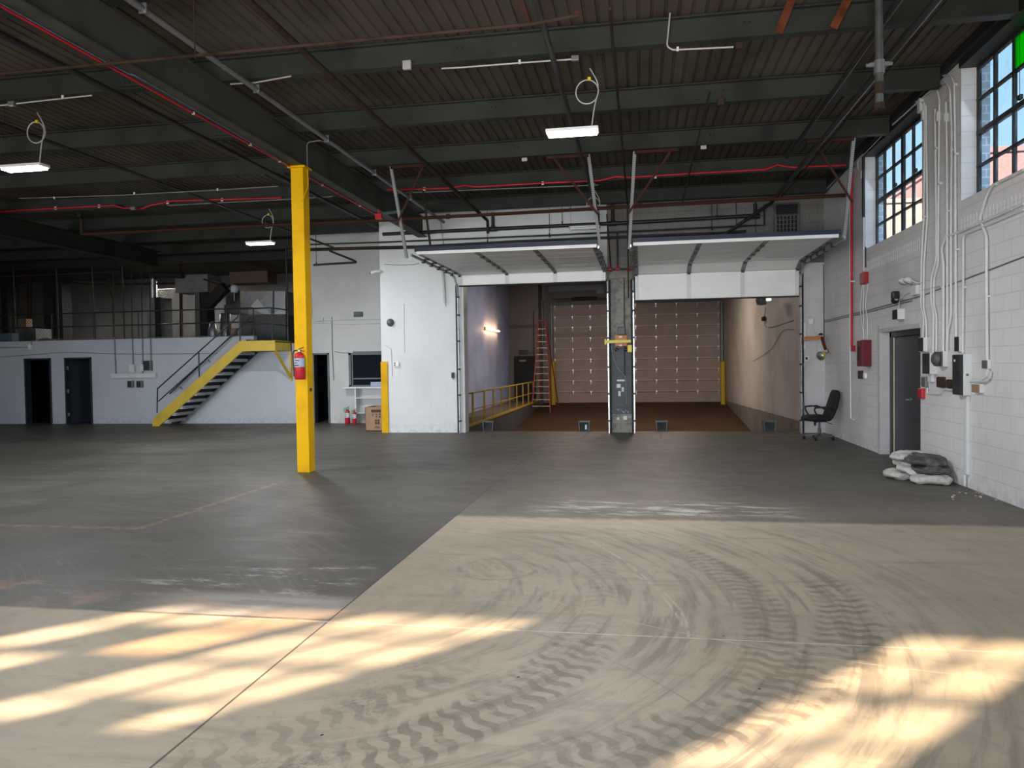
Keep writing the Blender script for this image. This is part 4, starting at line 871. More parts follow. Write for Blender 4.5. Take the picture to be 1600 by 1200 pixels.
# yellow railing along the walkway
t = thing('guard_rail', (-4.7, 20.8, 0), 'yellow pipe guard rail along the walkway inside the left dock bay', 'railing')
ys_ = [20.8, 22.4, 23.8, 25.2, 26.8, 28.4, 29.9, 31.4, 32.8]
for k, y in enumerate(ys_): MB().tube([(-4.7, y, -.02), (-4.7, y, .92)], .024 if k > 1 else .032, 8).build('post', 'yellow_rail', t)
MB().tube([(-4.7, 20.8, .92), (-4.7, 34.3, .92)], .024, 8).tube([(-4.7, 20.8, .45), (-4.7, 34.3, .45)], .02, 8).build('rail', 'yellow_rail', t)
MB().tube([(-5.98, 20.8, .90), (-4.7, 20.8, .90)], .024, 8).tube([(-5.98, 20.8, .18), (-4.7, 20.8, .22)], .024, 8).build('side_rail', 'yellow_rail', t)
# red stepladder in the bay
def ladder():
    yb = 32.2; zb_ = -1.25+.0632*(yb-18.9)+.02; c = AY(845.5, 640, yb); t = thing('step_ladder', (c.x, yb, zb_), 'tall red fibreglass step ladder standing by the left far truck door', 'ladder')
    H = AY(842, 502, yb+.6).z-zb_; w0, w1 = .40, .155; dy = .75
    L0, R0 = V((c.x-w0, yb, zb_)), V((c.x+w0, yb, zb_)); L1, R1 = V((c.x-w1, yb+dy, zb_+H)), V((c.x+w1, yb+dy, zb_+H))
    for a, b in ((L0, L1), (R0, R1)): MB().bar(a, b, .05, .09).build('side_rail', 'ladder_red', t)
    for s_ in (-1, 1): MB().bar((c.x+s_*(w0+.02)+.12, yb+2.0, zb_+.12), (c.x+s_*w1, yb+dy+.06, zb_+H-.05), .035, .05).build('rear_rail', 'ladder_red', t)
    for k in range(1, 14):
        f = k/14.2; a, b = L0.lerp(L1, f), R0.lerp(R1, f); MB().bar(a, b, .10, .025).build('step', 'ladder_step', t)
    m_ = MB()
    for k in (2, 5, 8, 11):
        f = k/14; m_.bar(V((c.x-w0, yb+2.0, zb_+.1)).lerp(V((c.x-w1, yb+dy, zb_+H)), f), V((c.x+w0, yb+2.0, zb_+.1)).lerp(V((c.x+w1, yb+dy, zb_+H)), f), .03, .02)
    m_.build('rear_brace', 'ladder_red', t); MB().bbox(L1+V((-.03, -.12, 0)), R1+V((.03, .12, .05)), .01).build('top_cap', 'ladder_red', t)
ladder()
def bollard(px_, y, lb):
    zf = -1.25+.0632*(y-18.9); p = AY(px_, 620, y); p1 = AY(px_, 566, y)
    o = MB().lathe((p.x, y, zf-.03), [(.12, 0), (.12, p1.z-zf), (.09, p1.z-zf+.07), (.001, p1.z-zf+.1)], 16).build('bollard', 'yellow_rail'); tag(o, lb, 'bollard')
bollard(1130, 35.1, 'yellow bollard at the right end of the far truck door'); bollard(864.5, 35.3, 'yellow bollard beside the red ladder at the far end')
pipe('vent_pipe', [AY(846, 468, 35.8), AY(847, 540, 35.8)], .09, 'grey_pipe', 'thick pale vertical pipe behind the top of the ladder', 'pipe')
# opener beam and hardware at the top of the left bay
o = MB().bar(AY(858, 452, 22), AY(950, 448, 22), .12, .16).box(AY(932, 446, 21.8), AY(944, 459, 21.9)).build('ceiling_track', 'black_pipe'); tag(o, 'black overhead operator rail at the top of the left dock bay', 'rail')
pipe('conduit', [AY(851, 466, 30), AY(852, 455, 30), AY(960, 450, 30)], .03, 'rust_brown', 'dark conduit crossing high in the left dock bay', 'conduit')
pipe('conduit', [AY(870, 471, 33), AY(950, 468, 33)], .02, 'black_pipe', 'thin black shaft high in the left dock bay', 'conduit')
ybox(833, 487, 835, 560, 34.45, .03, 'rust_brown', 'trim_board', 'thin brown board on the far left wall of the dock bay', 'board')
a = AX(1196, 524, 3.70); pipe('cable', smooth_pts([AX(1196, 480, 3.70), AX(1197, 511, 3.70), AX(1240, 500, 3.70)]), .007, 'dark_steel', 'dark cable on the right wall inside the dock bay', 'cable')
p = AX(1194, 498, 3.68); o = MB().bbox(p-V((.06, .15, .06)), p+V((.02, .15, .06)), .01).build('junction_box', 'rust_pipe'); tag(o, 'small red box high on the right wall inside the dock bay', 'junction box')
pipe('cable', smooth_pts([AX(1240, 515, 3.70), AX(1222, 518, 3.70), AX(1205, 545, 3.70), AX(1176, 565, 3.70)]), .006, 'dark_steel', 'sagging dark cable on the right wall inside the dock bay', 'cable')
t = thing('flood_light', AY(1192, 468, 21.5), 'small floodlight just under the lowered right door', 'light'); c = AY(1190, 469, 21.5)
MB().tube([c, (c.x, c.y, 5.74)], .015).build('hanger_rod', 'dark_steel', t); MB().lathe(c, [(.12, .15), (.16, 0), (.12, -.12), (.02, -.14)], 14).build('housing', 'grey_plastic', t); c = AY(1201, 468, 21.4); MB().bbox(c-V((.06, .03, .03)), c+V((.06, .03, .03)), .01).build('lamp', 'small_glow', t)
# ============================================================ STAIRCASE AND MEZZANINE
SY0, SY1 = 20.60, 21.58
t = thing('staircase', (-13, 20.6, 0), 'yellow steel staircase with black railings up to the mezzanine landing', 'staircase')
out = [(238, 667), (239, 655), (375, 533), (430, 532), (430, 547.5), (378, 549), (248, 667)]
for y_, nm in ((SY0, 'stringer'), (SY1-.05, 'stringer')):
    P_ = [AY(a, b, SY0) for a, b in out]; P_[0].z = .0; P_[-1].z = .0
    m_ = MB().prism([(v.x, y_, v.z) for v in P_], (0, .012, 0))
    for i in (1, 2, 4, 5): 
        a, b = P_[i], P_[i+1]; m_.bar((a.x, y_+.03, a.z), (b.x, y_+.03, b.z), .06, .012)
    m_.build(nm, 'yellow_stair' if y_ == SY0 else 'black_rail', t)
xA, zA = AY(244, 660, SY0).x, .12; xB = AY(377, 540, SY0).x; zT = AY(375, 533, SY0).z
n_ = 12; run = (xB-xA)/n_
for k in range(n_):
    x_ = xA+.12+run*k; z_ = zT*(k+1)/(n_+.6)-.03
    MB().box((x_, SY0+.03, z_-.055), (x_+.27, SY1-.05, z_+.035)).build('tread', 'tread_grey', t)
    MB().box((x_+.25, SY0+.04, z_-.02), (x_+.26, SY1-.06, z_+.19)).build('riser', 'rubber', t)
xP = AY(430, 532, SY0).x; zb_ = AY(430, 547.5, SY0).z
MB().box((xB, SY0+.02, zT-.05), (xP, SY1+.05, zT-.02)).build('landing', 'black_rail', t)
MB().box((xP-.012, SY0, zb_), (xP, SY1+.06, zT)).build('side_fascia', 'yellow_stair', t)
MB().bar((xP-.03, SY0+.05, zb_), (xP-.03, SY1, zT-1.10), .06, .06).build('brace', 'yellow_stair', t); MB().box((xP-.06, SY1-.0, zT-1.2), (xP, SY1+.065, zT)).build('wall_plate', 'yellow_stair', t)
rp = []
def rail(pts, r, y_): return MB().tube([AY(a, b, y_) for a, b in pts], r, 8)
rail([(245.5, 645), (246, 607.5), (371, 495.5), (374, 483), (424, 481)], .021, SY0+.03).build('top_rail', 'black_rail', t)
rail([(247.5, 627), (374, 514)], .018, SY0+.03).build('mid_rail', 'black_rail', t); rail([(374, 507), (424, 506)], .018, SY0+.03).build('mid_rail', 'black_rail', t)
for a, b, c_ in ((310.5, 551, 590), (374.5, 483, 534), (424.5, 481, 533)): rail([(a, b), (a+.8, c_)], .021, SY0+.03).build('post', 'black_rail', t)
z1, z2 = AY(424, 481, SY0).z, AY(424, 506, SY0).z
for z_ in (z1, z2): MB().tube([(xP-.08, SY0+.03, z_), (xP-.08, SY1, z_)], .020, 8).build('side_rail', 'black_rail', t)
MB().tube([(xP-.08, SY1, zT), (xP-.08, SY1, 5.4)], .03, 8).build('tall_post', 'black_rail', t)
hr = [AY(265, 615, 21.5), AY(391, 496.5, 21.5)]; MB().tube(hr, .022, 8).build('wall_handrail', 'black_rail', t)
for a, b in ((281, 604), (325, 562), (366, 521)): p = AY(a, b, 21.5); MB().tube([p, (p.x, 21.62, p.z-.08)], .012, 6).build('handrail_bracket', 'black_rail', t)
# mezzanine railing
t = thing('mezzanine_railing', (-18, 21.75, MZ), 'long black pipe railing on the front edge of the mezzanine', 'railing')
zt_, zm_ = AY(200, 487, 21.75).z, AY(200, 508, 21.75).z; x1_ = AY(396, 500, 21.75).x
MB().tube([(-29, 21.75, zt_), (x1_, 21.75, zt_)], .022, 8).build('rail', 'black_rail', t); MB().tube([(-29, 21.75, zm_), (x1_, 21.75, zm_)], .020, 8).build('rail', 'black_rail', t)
for px_ in (-40, 16.5, 81, 148.5, 216, 284, 354, 396): x_ = AY(px_, 500, 21.75).x; MB().tube([(x_, 21.75, 2.5), (x_, 21.75, zt_)], .020, 8).build('post', 'black_rail', t)
# chain-link fence
def fence(px0, px1, yF, ztop, label, pxs, pitch=.12):
    xa, xb = AY(px0, 480, yF).x, AY(px1, 480, yF).x; t = thing('chain_link_fence', (xa, yF, 2.5), label, 'fence')
    for k in pxs: x_ = AY(k, 480, yF).x; MB().tube([(x_, yF, 2.5), (x_, yF, 5.35)], .03, 8).build('post', 'galvanised_dark', t)
    MB().tube([(xa, yF, ztop), (xb, yF, ztop)], .024, 8).build('top_rail', 'galvanised_dark', t)
    m_ = MB(); H_ = ztop-2.52; L_ = xb-xa
    k = -H_
    while k < L_:
        for s_ in (0, 1):
            u0, u1 = max(k, 0), min(k+H_, L_)
            if u1 <= u0: continue
            w0, w1 = u0-k, u1-k
            a = V((xa+u0, yF, 2.52+w0)); b = V((xa+u1, yF, 2.52+w1))
            if s_: a.z, b.z = 2.52+H_-w0, 2.52+H_-w1
            m_.bar(a, b, .006, .006, (0, 1, 0))
        k += pitch
    m_.build('wire_mesh', 'galvanised_dark', t)
plain('galvanised_dark', (.07, .07, .062), .5, .3)
fence(-30, 193, 24.0, AY(100, 428, 24).z, 'chain-link fence with tall posts behind the mezzanine railing at left', (-25, 23, 90, 146, 193))
fence(246, 305, 27.5, 4.9, 'short chain-link panel between the grey flue cabinet and the dark duct', (246, 305))
def mbx(px0, py0, px1, py1, y, d, mat, name, label, cat, r=.01):
    a, b = AY(px0, py0, y), AY(px1, py1, y); o = MB().bbox((a.x, y, 2.5 if py1 > 512 else b.z), (b.x, y+d, a.z), r).build(name, mat); return tag(o, label, cat)
mbx(66, 425, 84, 531, 26, .6, 'dark_steel', 'duct', 'dark tall duct behind the fence at the left of the mezzanine', 'duct')
mbx(84.3, 425, 99, 531, 26, .5, 'dark_steel', 'duct', 'second tall dark duct right beside the first on the mezzanine', 'duct')
mbx(0, 430, 14, 531, 27, .6, 'dark_steel', 'duct', 'dark tall duct at the far left edge of the mezzanine', 'duct')
mbx(28, 498, 41, 513, 24.6, .3, 'cardboard', 'cardboard_box', 'small brown carton stored behind the fence on the mezzanine', 'box')
mbx(22, 514, 56, 531, 24.5, .8, 'grey_tread', 'storage_box', 'low grey box under the brown carton on the mezzanine', 'box')
mbx(-5, 521, 15, 532, 23, .4, 'blue_wire', 'blue_bag', 'dark blue bag with yellowish debris at the left edge of the mezzanine', 'bag')
o = MB().lathe((AY(72, 531, 24.9).x, 24.9, 2.5), [(.5, 0), (.48, .2), (.3, .38), (.02, .45)], 14).build('covered_heap', 'galvanised_dark'); tag(o, 'grey covered heap behind the fence on the mezzanine', 'heap')
# flue cabinet and flue
t = thing('flue_cabinet', AY(240, 530, 25), 'grey flue cabinet with a shiny round pipe on top', 'cabinet')
a, b = AY(229, 465, 25), AY(243.5, 531, 25); c = AY(252, 531, 25)
MB().bbox((a.x, 25, 2.5), (c.x, 25.7, a.z), .01).build('cabinet_body', 'grey_tread', t); MB().box((b.x, 24.98, 2.5), (c.x, 25.0, a.z)).build('side_panel', 'rubber', t)
p0, p1 = AY(239, 466, 25.3), AY(239, 436, 25.3); MB().tube([p0, p1], .115, 16).build('flue_pipe', 'shiny_duct', t); MB().tube(round_pts([p1, p1+V((0, 0, .15)), p1+V((1.2, 0, .1))], .12), .12, 14).build('flue_elbow', 'dark_steel', t)
# duct work
mbx(273, 430, 325, 456, 25.5, .9, 'grey_tread', 'duct', 'big square grey duct hung over the middle of the mezzanine', 'duct')
mbx(304, 456, 313, 531, 25.5, .5, 'grey_plastic', 'duct', 'narrow grey vertical duct below the square duct', 'duct')
mbx(313, 456, 325, 531, 25.5, .5, 'rubber', 'duct', 'black vertical duct beside the narrow grey duct', 'duct')
mbx(358, 425, 418, 441, 25, .7, 'brown_wrap', 'duct', 'brown wrapped horizontal duct above the furnace', 'duct')
o = MB().prism([AY(328, 436, 25.4), AY(358, 445, 25.4), AY(328, 455, 25.4)], (0, .4, 0)).build('duct_gusset', 'brown_wrap'); tag(o, 'triangular brown duct piece beside the square duct', 'duct')
o = MB().bar(AY(325, 476, 24.8), AY(352, 448, 24.8), .35, .3, (0, 1, 0)).bar(AY(352, 448, 24.8), AY(318, 436, 24.8), .06, .06, (0, 1, 0)).build('duct_brace', 'rubber'); tag(o, 'black slanted duct arm in front of the brown gusset', 'duct')
mbx(376, 492, 447, 531, 25.4, 1.2, 'grey_plastic', 'furnace', 'large dark grey furnace cabinet on the mezzanine', 'furnace')
mbx(352, 455, 376, 490, 26.0, .6, 'grey_box', 'furnace', 'dark upper cabinet left of the shiny duct elbow', 'cabinet')
t = thing('duct_elbow', AY(420, 490, 25.3), 'shiny silver curved duct elbow on top of the furnace', 'duct')
pts = [(383, 455), (384, 464), (389, 475), (396, 484), (407, 490), (418, 491), (446, 491), (446, 455)]
MB().prism([AY(a, b, 25.2) for a, b in pts], (0, .9, 0)).build('elbow_body', 'shiny_duct', t)
MB().prism([AY(a, b, 25.18) for a, b in ((392, 479), (402, 467), (422, 490), (410, 490))], (0, .02, 0)).build('painted_glint', 'white_panel', t); MB().prism([AY(a, b, 25.18) for a, b in ((428, 490), (446, 477), (446, 490))], (0, .02, 0)).build('painted_glint', 'white_panel', t)  # white plates painted on as glints of the silver elbow
MB().bar(AY(427, 455, 25.17), AY(427, 490, 25.17), .03, .02, (0, 1, 0)).build('seam', 'dark_steel', t)
t = thing('water_tank', AY(347, 531, 24.6), 'shiny cylindrical water tank on the mezzanine', 'tank')
a, b = AY(347, 489, 24.6), AY(347, 531, 24.6); MB().lathe((a.x, 24.8, 2.5), [(.19, 0), (.19, a.z-2.5-.04), (.15, a.z-2.5), (.001, a.z-2.5+.02)], 20).build('tank_body', 'shiny_duct', t); MB().tube([(a.x, 24.8, a.z-.02), (a.x, 24.8, a.z+.3)], .03, 8).build('pipe', 'dark_steel', t)
o = MB().lathe((AY(333, 531, 24.9).x, 24.9, 2.5), [(.16, 0), (.18, .5), (.10, .85), (.02, .9)], 14).build('shop_vacuum', 'galvanised'); tag(o, 'small pale machine left of the shiny tank', 'machine')
mbx(360, 513, 369, 522, 24.3, .1, 'tan_box', 'control_box', 'small tan control box beside the shiny tank', 'box')
o = MB().lathe(AY(366, 457, 25), [(.10, 0), (.12, .02), (.12, .22), (.08, .26), (.001, .27)], 16).tube([AY(366, 457, 25), AY(366, 470, 25)], .012).build('expansion_tank', 'white_panel'); tag(o, 'small white round vessel hanging above the mezzanine', 'tank')
pipe('water_pipe', smooth_pts([AY(92, 438, 26.3), AY(125, 443, 26), AY(180, 444, 26), AY(276, 443, 25.9)]), .035, 'rust_brown', 'dark sagging pipe high behind the chain-link fence')
pipe('water_pipe', smooth_pts([AY(170, 435, 25.4), AY(172, 450, 25.4), AY(177, 470, 25.4), AY(177, 500, 25.4), (AY(178, 531, 25.4).x, 25.4, 2.5)]), .03, 'rust_brown', 'bent brown pipe standing behind the chain-link fence')
for k, lb in ((43, 'thin red brown pipe left of centre behind the fence'), (48, 'second thin red brown pipe behind the fence'), (281, 'red brown pipe standing right of the short fence panel'), (283.5, 'second red brown pipe right of the short fence panel')):
    pipe('water_pipe', [AY(k, 405, 25.9), (AY(k+1, 531, 25.9).x, 25.9, 2.5)], .03, 'rust_pipe', lb)
pipe('sprinkler_pipe', [AY(0, 403, 23), AY(120, 398, 23), AY(450, 385, 23)], .03, 'dark_steel', 'dark pipe high over the mezzanine front')
area('mezzanine_fill', (-19, 27.0, 5.2), (0, .1, -1), 1.1, .15, 85, (1, .95, .88)); area('mezzanine_fill', (-13, 28.2, 5.2), (0, .1, -1), 1.1, .15, 45, (1, .95, .88))  # lamps without fixtures, added to brighten the back of the mezzanine
# conduits, trough and switches on the mezzanine wall
YC = YM-.03
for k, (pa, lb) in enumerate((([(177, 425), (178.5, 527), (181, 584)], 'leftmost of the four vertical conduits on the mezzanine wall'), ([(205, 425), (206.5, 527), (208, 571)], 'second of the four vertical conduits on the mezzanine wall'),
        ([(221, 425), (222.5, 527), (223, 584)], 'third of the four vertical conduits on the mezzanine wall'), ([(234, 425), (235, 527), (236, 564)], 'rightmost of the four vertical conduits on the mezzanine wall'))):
    P_ = [AY(a, b, YC) for a, b in pa]; mm = MB().tube(P_[:2], .016, 8); mm.cur = 1; mm.tube(P_[1:], .016, 8); o = mm.build('conduit', ['black_pipe', 'grey_pipe']); tag(o, lb, 'conduit')  # upper length coloured black for the missing light above the mezzanine edge
def wbox(px0, py0, px1, py1, d, mat, name, label, cat, cover=None, y=YM):
    a, b = AY(px0, py0, y), AY(px1, py1, y); t = thing(name, (a.x, y, b.z), label, cat)
    MB().bbox((a.x, y-d, b.z), (b.x, y, a.z), .006).build('box_body', mat, t)
    if cover: MB().bbox((a.x+.015, y-d-.02, b.z+.015), (b.x-.03, y-d, a.z-.015), .004).build('cover', cover, t)
    return t
wbox(177, 584, 246.5, 590, .12, 'white_panel', 'wire_trough', 'long white wire trough on the mezzanine wall', 'electrical box')
wbox(204, 569.5, 213, 582, .10, 'white_panel', 'electrical_box', 'white electrical box on the mezzanine wall above the trough', 'electrical box')
wbox(220.5, 570, 226, 580, .06, 'white_panel', 'electrical_box', 'smaller white box beside the white electrical box', 'electrical box')
wbox(228, 563.5, 239, 579, .13, 'grey_pipe', 'disconnect_switch', 'grey disconnect switch above the right end of the trough', 'switch', 'dark_steel')
wbox(202, 595, 210, 605.5, .10, 'grey_pipe', 'disconnect_switch', 'left one of two small switches hanging below the trough', 'switch', 'dark_steel')
wbox(216, 595, 224.5, 605.5, .10, 'grey_pipe', 'disconnect_switch', 'right one of two small switches hanging below the trough', 'switch', 'dark_steel')
wbox(46.5, 538, 51.5, 546, .08, 'white_gloss', 'emergency_lamp', 'small bright white box at the top of the mezzanine wall, left', 'lamp')
pipe('conduit', [AY(49, 538, YC), AY(49, 533, YC), AY(55, 530.5, YC), AY(400, 524, YC-.02)], .010, 'grey_pipe', 'thin conduit along the top edge of the mezzanine wall', 'conduit')
pipe('conduit', [AY(0, 543, YC), AY(46, 543, YC)], .010, 'grey_pipe', 'thin conduit leading left from the bright white box', 'conduit')
pipe('cable', smooth_pts([AY(-5, 558, YC), AY(45, 555, YC), AY(90, 551, YC), AY(130, 551, YC), AY(180, 553, YC), AY(260, 553, YC), AY(340, 552, YC)]), .008, 'grey_pipe', 'drooping grey cable across the mezzanine wall above the doorways', 'cable')
# ============================================================ RECESS: counter, shelves, box, extinguishers
a = AY(543, 604, YM); t = thing('counter_shelf', (-8.0, 21.5, 0), 'white counter with open shelves below the dark service window', 'counter')
zc = AY(545, 604.5, 21.35).z; MB().bbox((WN[0]-.12, 21.33, zc-.05), (-6.6, 21.66, zc), .006).build('counter_top', 'white_panel', t)
xs0 = AY(555, 640, 21.4).x; MB().box((xs0, 21.38, .0), (xs0+.04, 21.64, zc-.05)).build('side_panel', 'white_panel', t)
for py_ in (621, 644.5): z_ = AY(570, py_, 21.4).z; MB().box((xs0+.04, 21.38, z_-.03), (-6.6, 21.64, z_)).build('shelf', 'white_panel', t)
o = B(AY(579, 597, 21.5), AY(600, 603.3, 21.6)).build('paper_stack', 'label_blue'); tag(o, 'pale papers leaning behind the service window ledge', 'paper')
pc = AY(543, 661, 21.3); extinguisher((pc.x, 21.3, 0), .50, .075, 'taller red extinguisher with a green tag standing on the floor of the recess', lab='label_white', tagc='green_tag', hose=False)
pc = AY(554, 661, 21.25); extinguisher((pc.x, 21.25, 0), .44, .062, 'shorter red extinguisher with a green tag beside the white shelves', lab='label_white', tagc='green_tag', hose=False)
a, b = AY(570.3, 636, 19.0), AY(570.3, 675, 19.0); t = thing('cardboard_box', (-6.9, 19.3, 0), 'tall open brown cardboard box beside the yellow corner guard', 'box')
x0, x1, zt2 = a.x, -6.62, a.z
MB().box((x0, 19.0, 0), (x1, 19.012, zt2)).box((x0, 19.75, 0), (x1, 19.76, zt2)).box((x0, 19.0, 0), (x0+.012, 19.76, zt2)).box((x1-.012, 19.0, 0), (x1, 19.76, zt2)).box((x0, 19.0, 0), (x1, 19.76, .02)).build('carton', 'cardboard', t)
pr = MB()
def ink(px0, py0, px1, py1): pr.box(AY(px0, py0, 18.999), AY(px1, py1, 18.995))
ink(580, 640, 595, 644.5)
for q in ((581, 647, 584, 648), (581.5, 649, 583.5, 650), (586.5, 647, 590, 648.3), (587.3, 650, 589.3, 652), (592, 646.5, 594.6, 648.5), (592, 650, 594.5, 652.7), (586, 655.5, 589, 658.5), (590, 655.5, 593, 658.5), (586, 659.3, 589, 663), (590, 659.3, 593, 663), (585, 667.5, 593.5, 668.6), (586.5, 665.8, 592, 666.6), (580.5, 673, 586, 674), (592, 673, 597, 674)): ink(*q)
pr.build('print', 'ink', t)
o = MB().box((-6.575, 18.52, 0), (-6.40, 18.545, AY(605, 565, 18.53).z)).box((-6.575, 18.545, 0), (-6.565, 18.74, AY(605, 565, 18.53).z)).build('corner_guard', 'yellow_paint'); tag(o, 'yellow steel corner guard on the left edge of the white dock wall', 'corner guard')
# things on the white dock wall
p = AY(610, 504, YF-.0); t = thing('alarm_bell', p, 'round grey alarm bell on the white dock wall', 'bell')
MB().lathe(p, [(.001, .07), (.03, .068), (.08, .05), (.10, .01), (.10, 0)], 24, (0, -1, 0)).build('gong', 'grey_plastic', t); MB().lathe(p+V((0, -.07, 0)), [(.03, 0), (.025, .01), (.001, .012)], 12, (0, -1, 0)).build('boss', 'tan_box', t)
t = wbox(615, 565.5, 624, 572.5, .04, 'white_gloss', 'outlet', 'white double outlet on the dock wall right of the yellow guard', 'outlet', y=YF)
for pz in (567.3, 570.5): MB().box(AY(615.8, pz-1, YF-.045), AY(617.6, pz+.8, YF-.04)).build('socket', 'rubber', t)
t = wbox(706, 582, 710.5, 590.5, .06, 'black_plastic', 'door_switch', 'small black push-button box with a chain beside the left door track', 'switch', y=YF)
pc = AY(708, 593, YF-.03); MB().lathe(pc, [(.022, 0), (.022, .02), (.005, .04)], 10).tube([pc, AY(708, 590, YF-.03)], .004, 5).build('pull_chain', 'galvanised', t)
o = MB().tube([AY(691, 418, YF-.03), AY(693, 440, YF-.03), AY(695, 470, YF-.03), AY(696, 479, YF-.005)], [.035, .035, .035, .012], 10).build('downspout', 'wall_paint'); tag(o, 'white painted pipe stub on the dock wall beside the left door track', 'pipe')
pipe('conduit', [AY(688, 340, YF-.02), AY(694, 395, YF-.02)], .018, 'wall_paint', 'white painted conduit high on the dock wall', 'conduit')
pipe('conduit', [AY(631, 475, YF-.004), AY(632, 551, YF-.004)], .006, 'wall_paint', 'thin painted line on the dock wall', 'conduit')
pipe('cable', [AY(601.5, 539, YF-.008), AY(611, 545.5, YF-.008), AY(613, 588, YF-.008)], .008, 'wall_paint', 'white wire down to the outlet on the dock wall', 'cable')
pipe('cable', smooth_pts([AY(600, 413, YF-.01), AY(620, 414, YF-.01), AY(645, 413.5, YF-.01), AY(655, 411, YF-.01)]), .007, 'grey_pipe', 'thin cable crossing the top of the white dock wall', 'cable')
p = AY(590, 425, YF-.1); t = thing('security_camera', p, 'white bullet security camera on the corner of the dock wall', 'camera')
p.x = -6.60; MB().tube([p+V((.06, .06, .02)), p+V((-.03, 0, .02)), p+V((-.16, -.02, -.02))], .038, 12).build('camera_body', 'white_gloss', t); MB().lathe(p+V((-.165, -.02, -.022)), [(.03, 0), (.03, .01), (.001, .012)], 12, (-1, 0, -.1)).build('lens', 'rubber', t)
wbox(554, 487.5, 567, 495, .08, 'grey_plastic', 'emergency_light', 'small dark emergency light box above the service window', 'light', 'grey_box')
YB = YM-.02
pipe('conduit', [AY(486, 460, YB), AY(487, 495, YB), AY(492, 502, YB), AY(540, 500, YB), AY(596, 499, YB)], .012, 'wall_paint', 'white conduit bending down and across the recess wall', 'conduit')
pipe('cable', smooth_pts([AY(487, 507, YB), AY(500, 505, YB), AY(540, 507, YB), AY(594, 505.5, YB)]), .008, 'wall_paint', 'thin cable below the conduit on the recess wall', 'cable')
pipe('conduit', [AY(518.5, 495, YB), AY(519, 545, YB), AY(521.5, 594, YB)], .012, 'grey_pipe', 'vertical conduit on the recess wall between doorway and service window', 'conduit')
pipe('cable', smooth_pts([AY(523, 549, YB), AY(535, 551.5, YB), AY(545, 551, YB)]), .008, 'grey_pipe', 'short grey cable left of the service window', 'cable')
pipe('cable', [AY(596, 440, YM-.3), AY(597, 470, YM-.3), AY(596, 500, YM-.3)], .01, 'wall_paint', 'thin white cable down the recess corner', 'cable')
wbox(500, 496.5, 506, 501, .05, 'wall_paint', 'junction_box', 'small white junction box on the recess conduit', 'junction box')
# ============================================================ RIGHT WALL EQUIPMENT
def rgeom(pL, pM, pR, y0, y1):
    ym = (y0+y1)/2; Yn = AX(pR, ym, XR).y; d = XR-AY(pM, ym, Yn).x; d = max(.03, min(.32, d)); Yf = AX(pL, ym, XR-d).y
    return Yn, max(Yf, Yn+.05), d, AY(pM, y1, Yn).z, AY(pM, y0, Yn).z
def rbox(pL, pM, pR, y0, y1, mat, name, label, cat, cover='dark_steel', extra=None):
    Yn, Yf, d, z0, z1 = rgeom(pL, pM, pR, y0, y1); t = thing(name, (XR, (Yn+Yf)/2, z0), label, cat)
    MB().bbox((XR-d, Yn, z0), (XR, Yf, z1), .006).build('box_body', mat, t)
    if cover: MB().bbox((XR-d-.012, Yn+.008, z0+.008), (XR-d, Yf-.008, z1-.008), .004).build('cover', cover, t)
    if extra: extra(t, Yn, Yf, d, z0, z1)
    return t
def ex_panel(t, Yn, Yf, d, z0, z1):
    MB().box((XR-d-.016, Yn+.02, z0+.02), (XR-d-.012, Yn+.09, z1-.02)).build('door_leaf', 'navy_frame', t); MB().lathe((XR-.05, Yn, (z0+z1)/2), [(.018, 0), (.018, .006), (.001, .008)], 12, (0, -1, 0)).build('knockout', 'grey_pipe', t)
    MB().box((XR-d-.018, Yf-.12, z1-.10), (XR-d-.015, Yf-.07, z1-.07)).build('label_plate', 'label_white', t)
rbox(1489, 1505.5, 1518, 553, 618.5, 'white_panel', 'breaker_panel', 'largest grey breaker panel on the right wall, with white sides', 'breaker panel', extra=ex_panel)
rbox(1492, 1499, 1504, 525, 549.5, 'white_panel', 'electrical_box', 'dark-fronted box just above the largest breaker panel', 'electrical box')
rbox(1442, 1453, 1465, 551, 585, 'white_panel', 'breaker_panel', 'smaller dark-fronted breaker panel at the right edge of the door', 'breaker panel')
rbox(1435, 1443, 1451, 526.5, 549.5, 'white_panel', 'electrical_box', 'dark-fronted box at the top right corner of the door', 'electrical box')
def ex_round(t, Yn, Yf, d, z0, z1): MB().lathe((XR-d-.02, (Yn+Yf)/2, (z0+z1)/2), [(.10, 0), (.10, .04), (.06, .07), (.001, .075)], 20, (-1, 0, 0)).build('round_dial', 'grey_box', t)
rbox(1462, 1473.5, 1481, 548.5, 573, 'white_panel', 'meter_box', 'meter box with a round grey dial between the two breaker panels', 'meter', 'grey_plastic', ex_round)
rbox(1440, 1446, 1451, 589, 605, 'grey_pipe', 'electrical_box', 'small dark box under the smaller breaker panel', 'electrical box', 'grey_plastic')
rbox(1449, 1455, 1460, 585, 597, 'white_panel', 'electrical_box', 'small white box under the smaller breaker panel', 'electrical box', None)
rbox(1464, 1473.5, 1478, 589, 606, 'rust_brown', 'electrical_box', 'rusty brown box below the meter box', 'electrical box', 'rust_brown')
rbox(1479, 1486, 1489, 593, 607, 'rust_brown', 'electrical_box', 'second rusty brown box touching the largest breaker panel', 'electrical box', 'rust_brown')
rbox(1434, 1440.5, 1446, 607, 623, 'red_bright', 'pull_station', 'bright red fire pull station beside the door handle', 'pull station', 'red_paint')
rbox(1519, 1531, 1537, 600, 614.5, 'white_panel', 'electrical_box', 'box with an open tan cover right of the largest breaker panel', 'electrical box', 'tan_box')
rbox(1535, 1543.5, 1549, 562, 576.5, 'white_panel', 'electrical_box', 'separate box at the bottom of the rightmost vertical conduit', 'electrical box', 'grey_plastic')
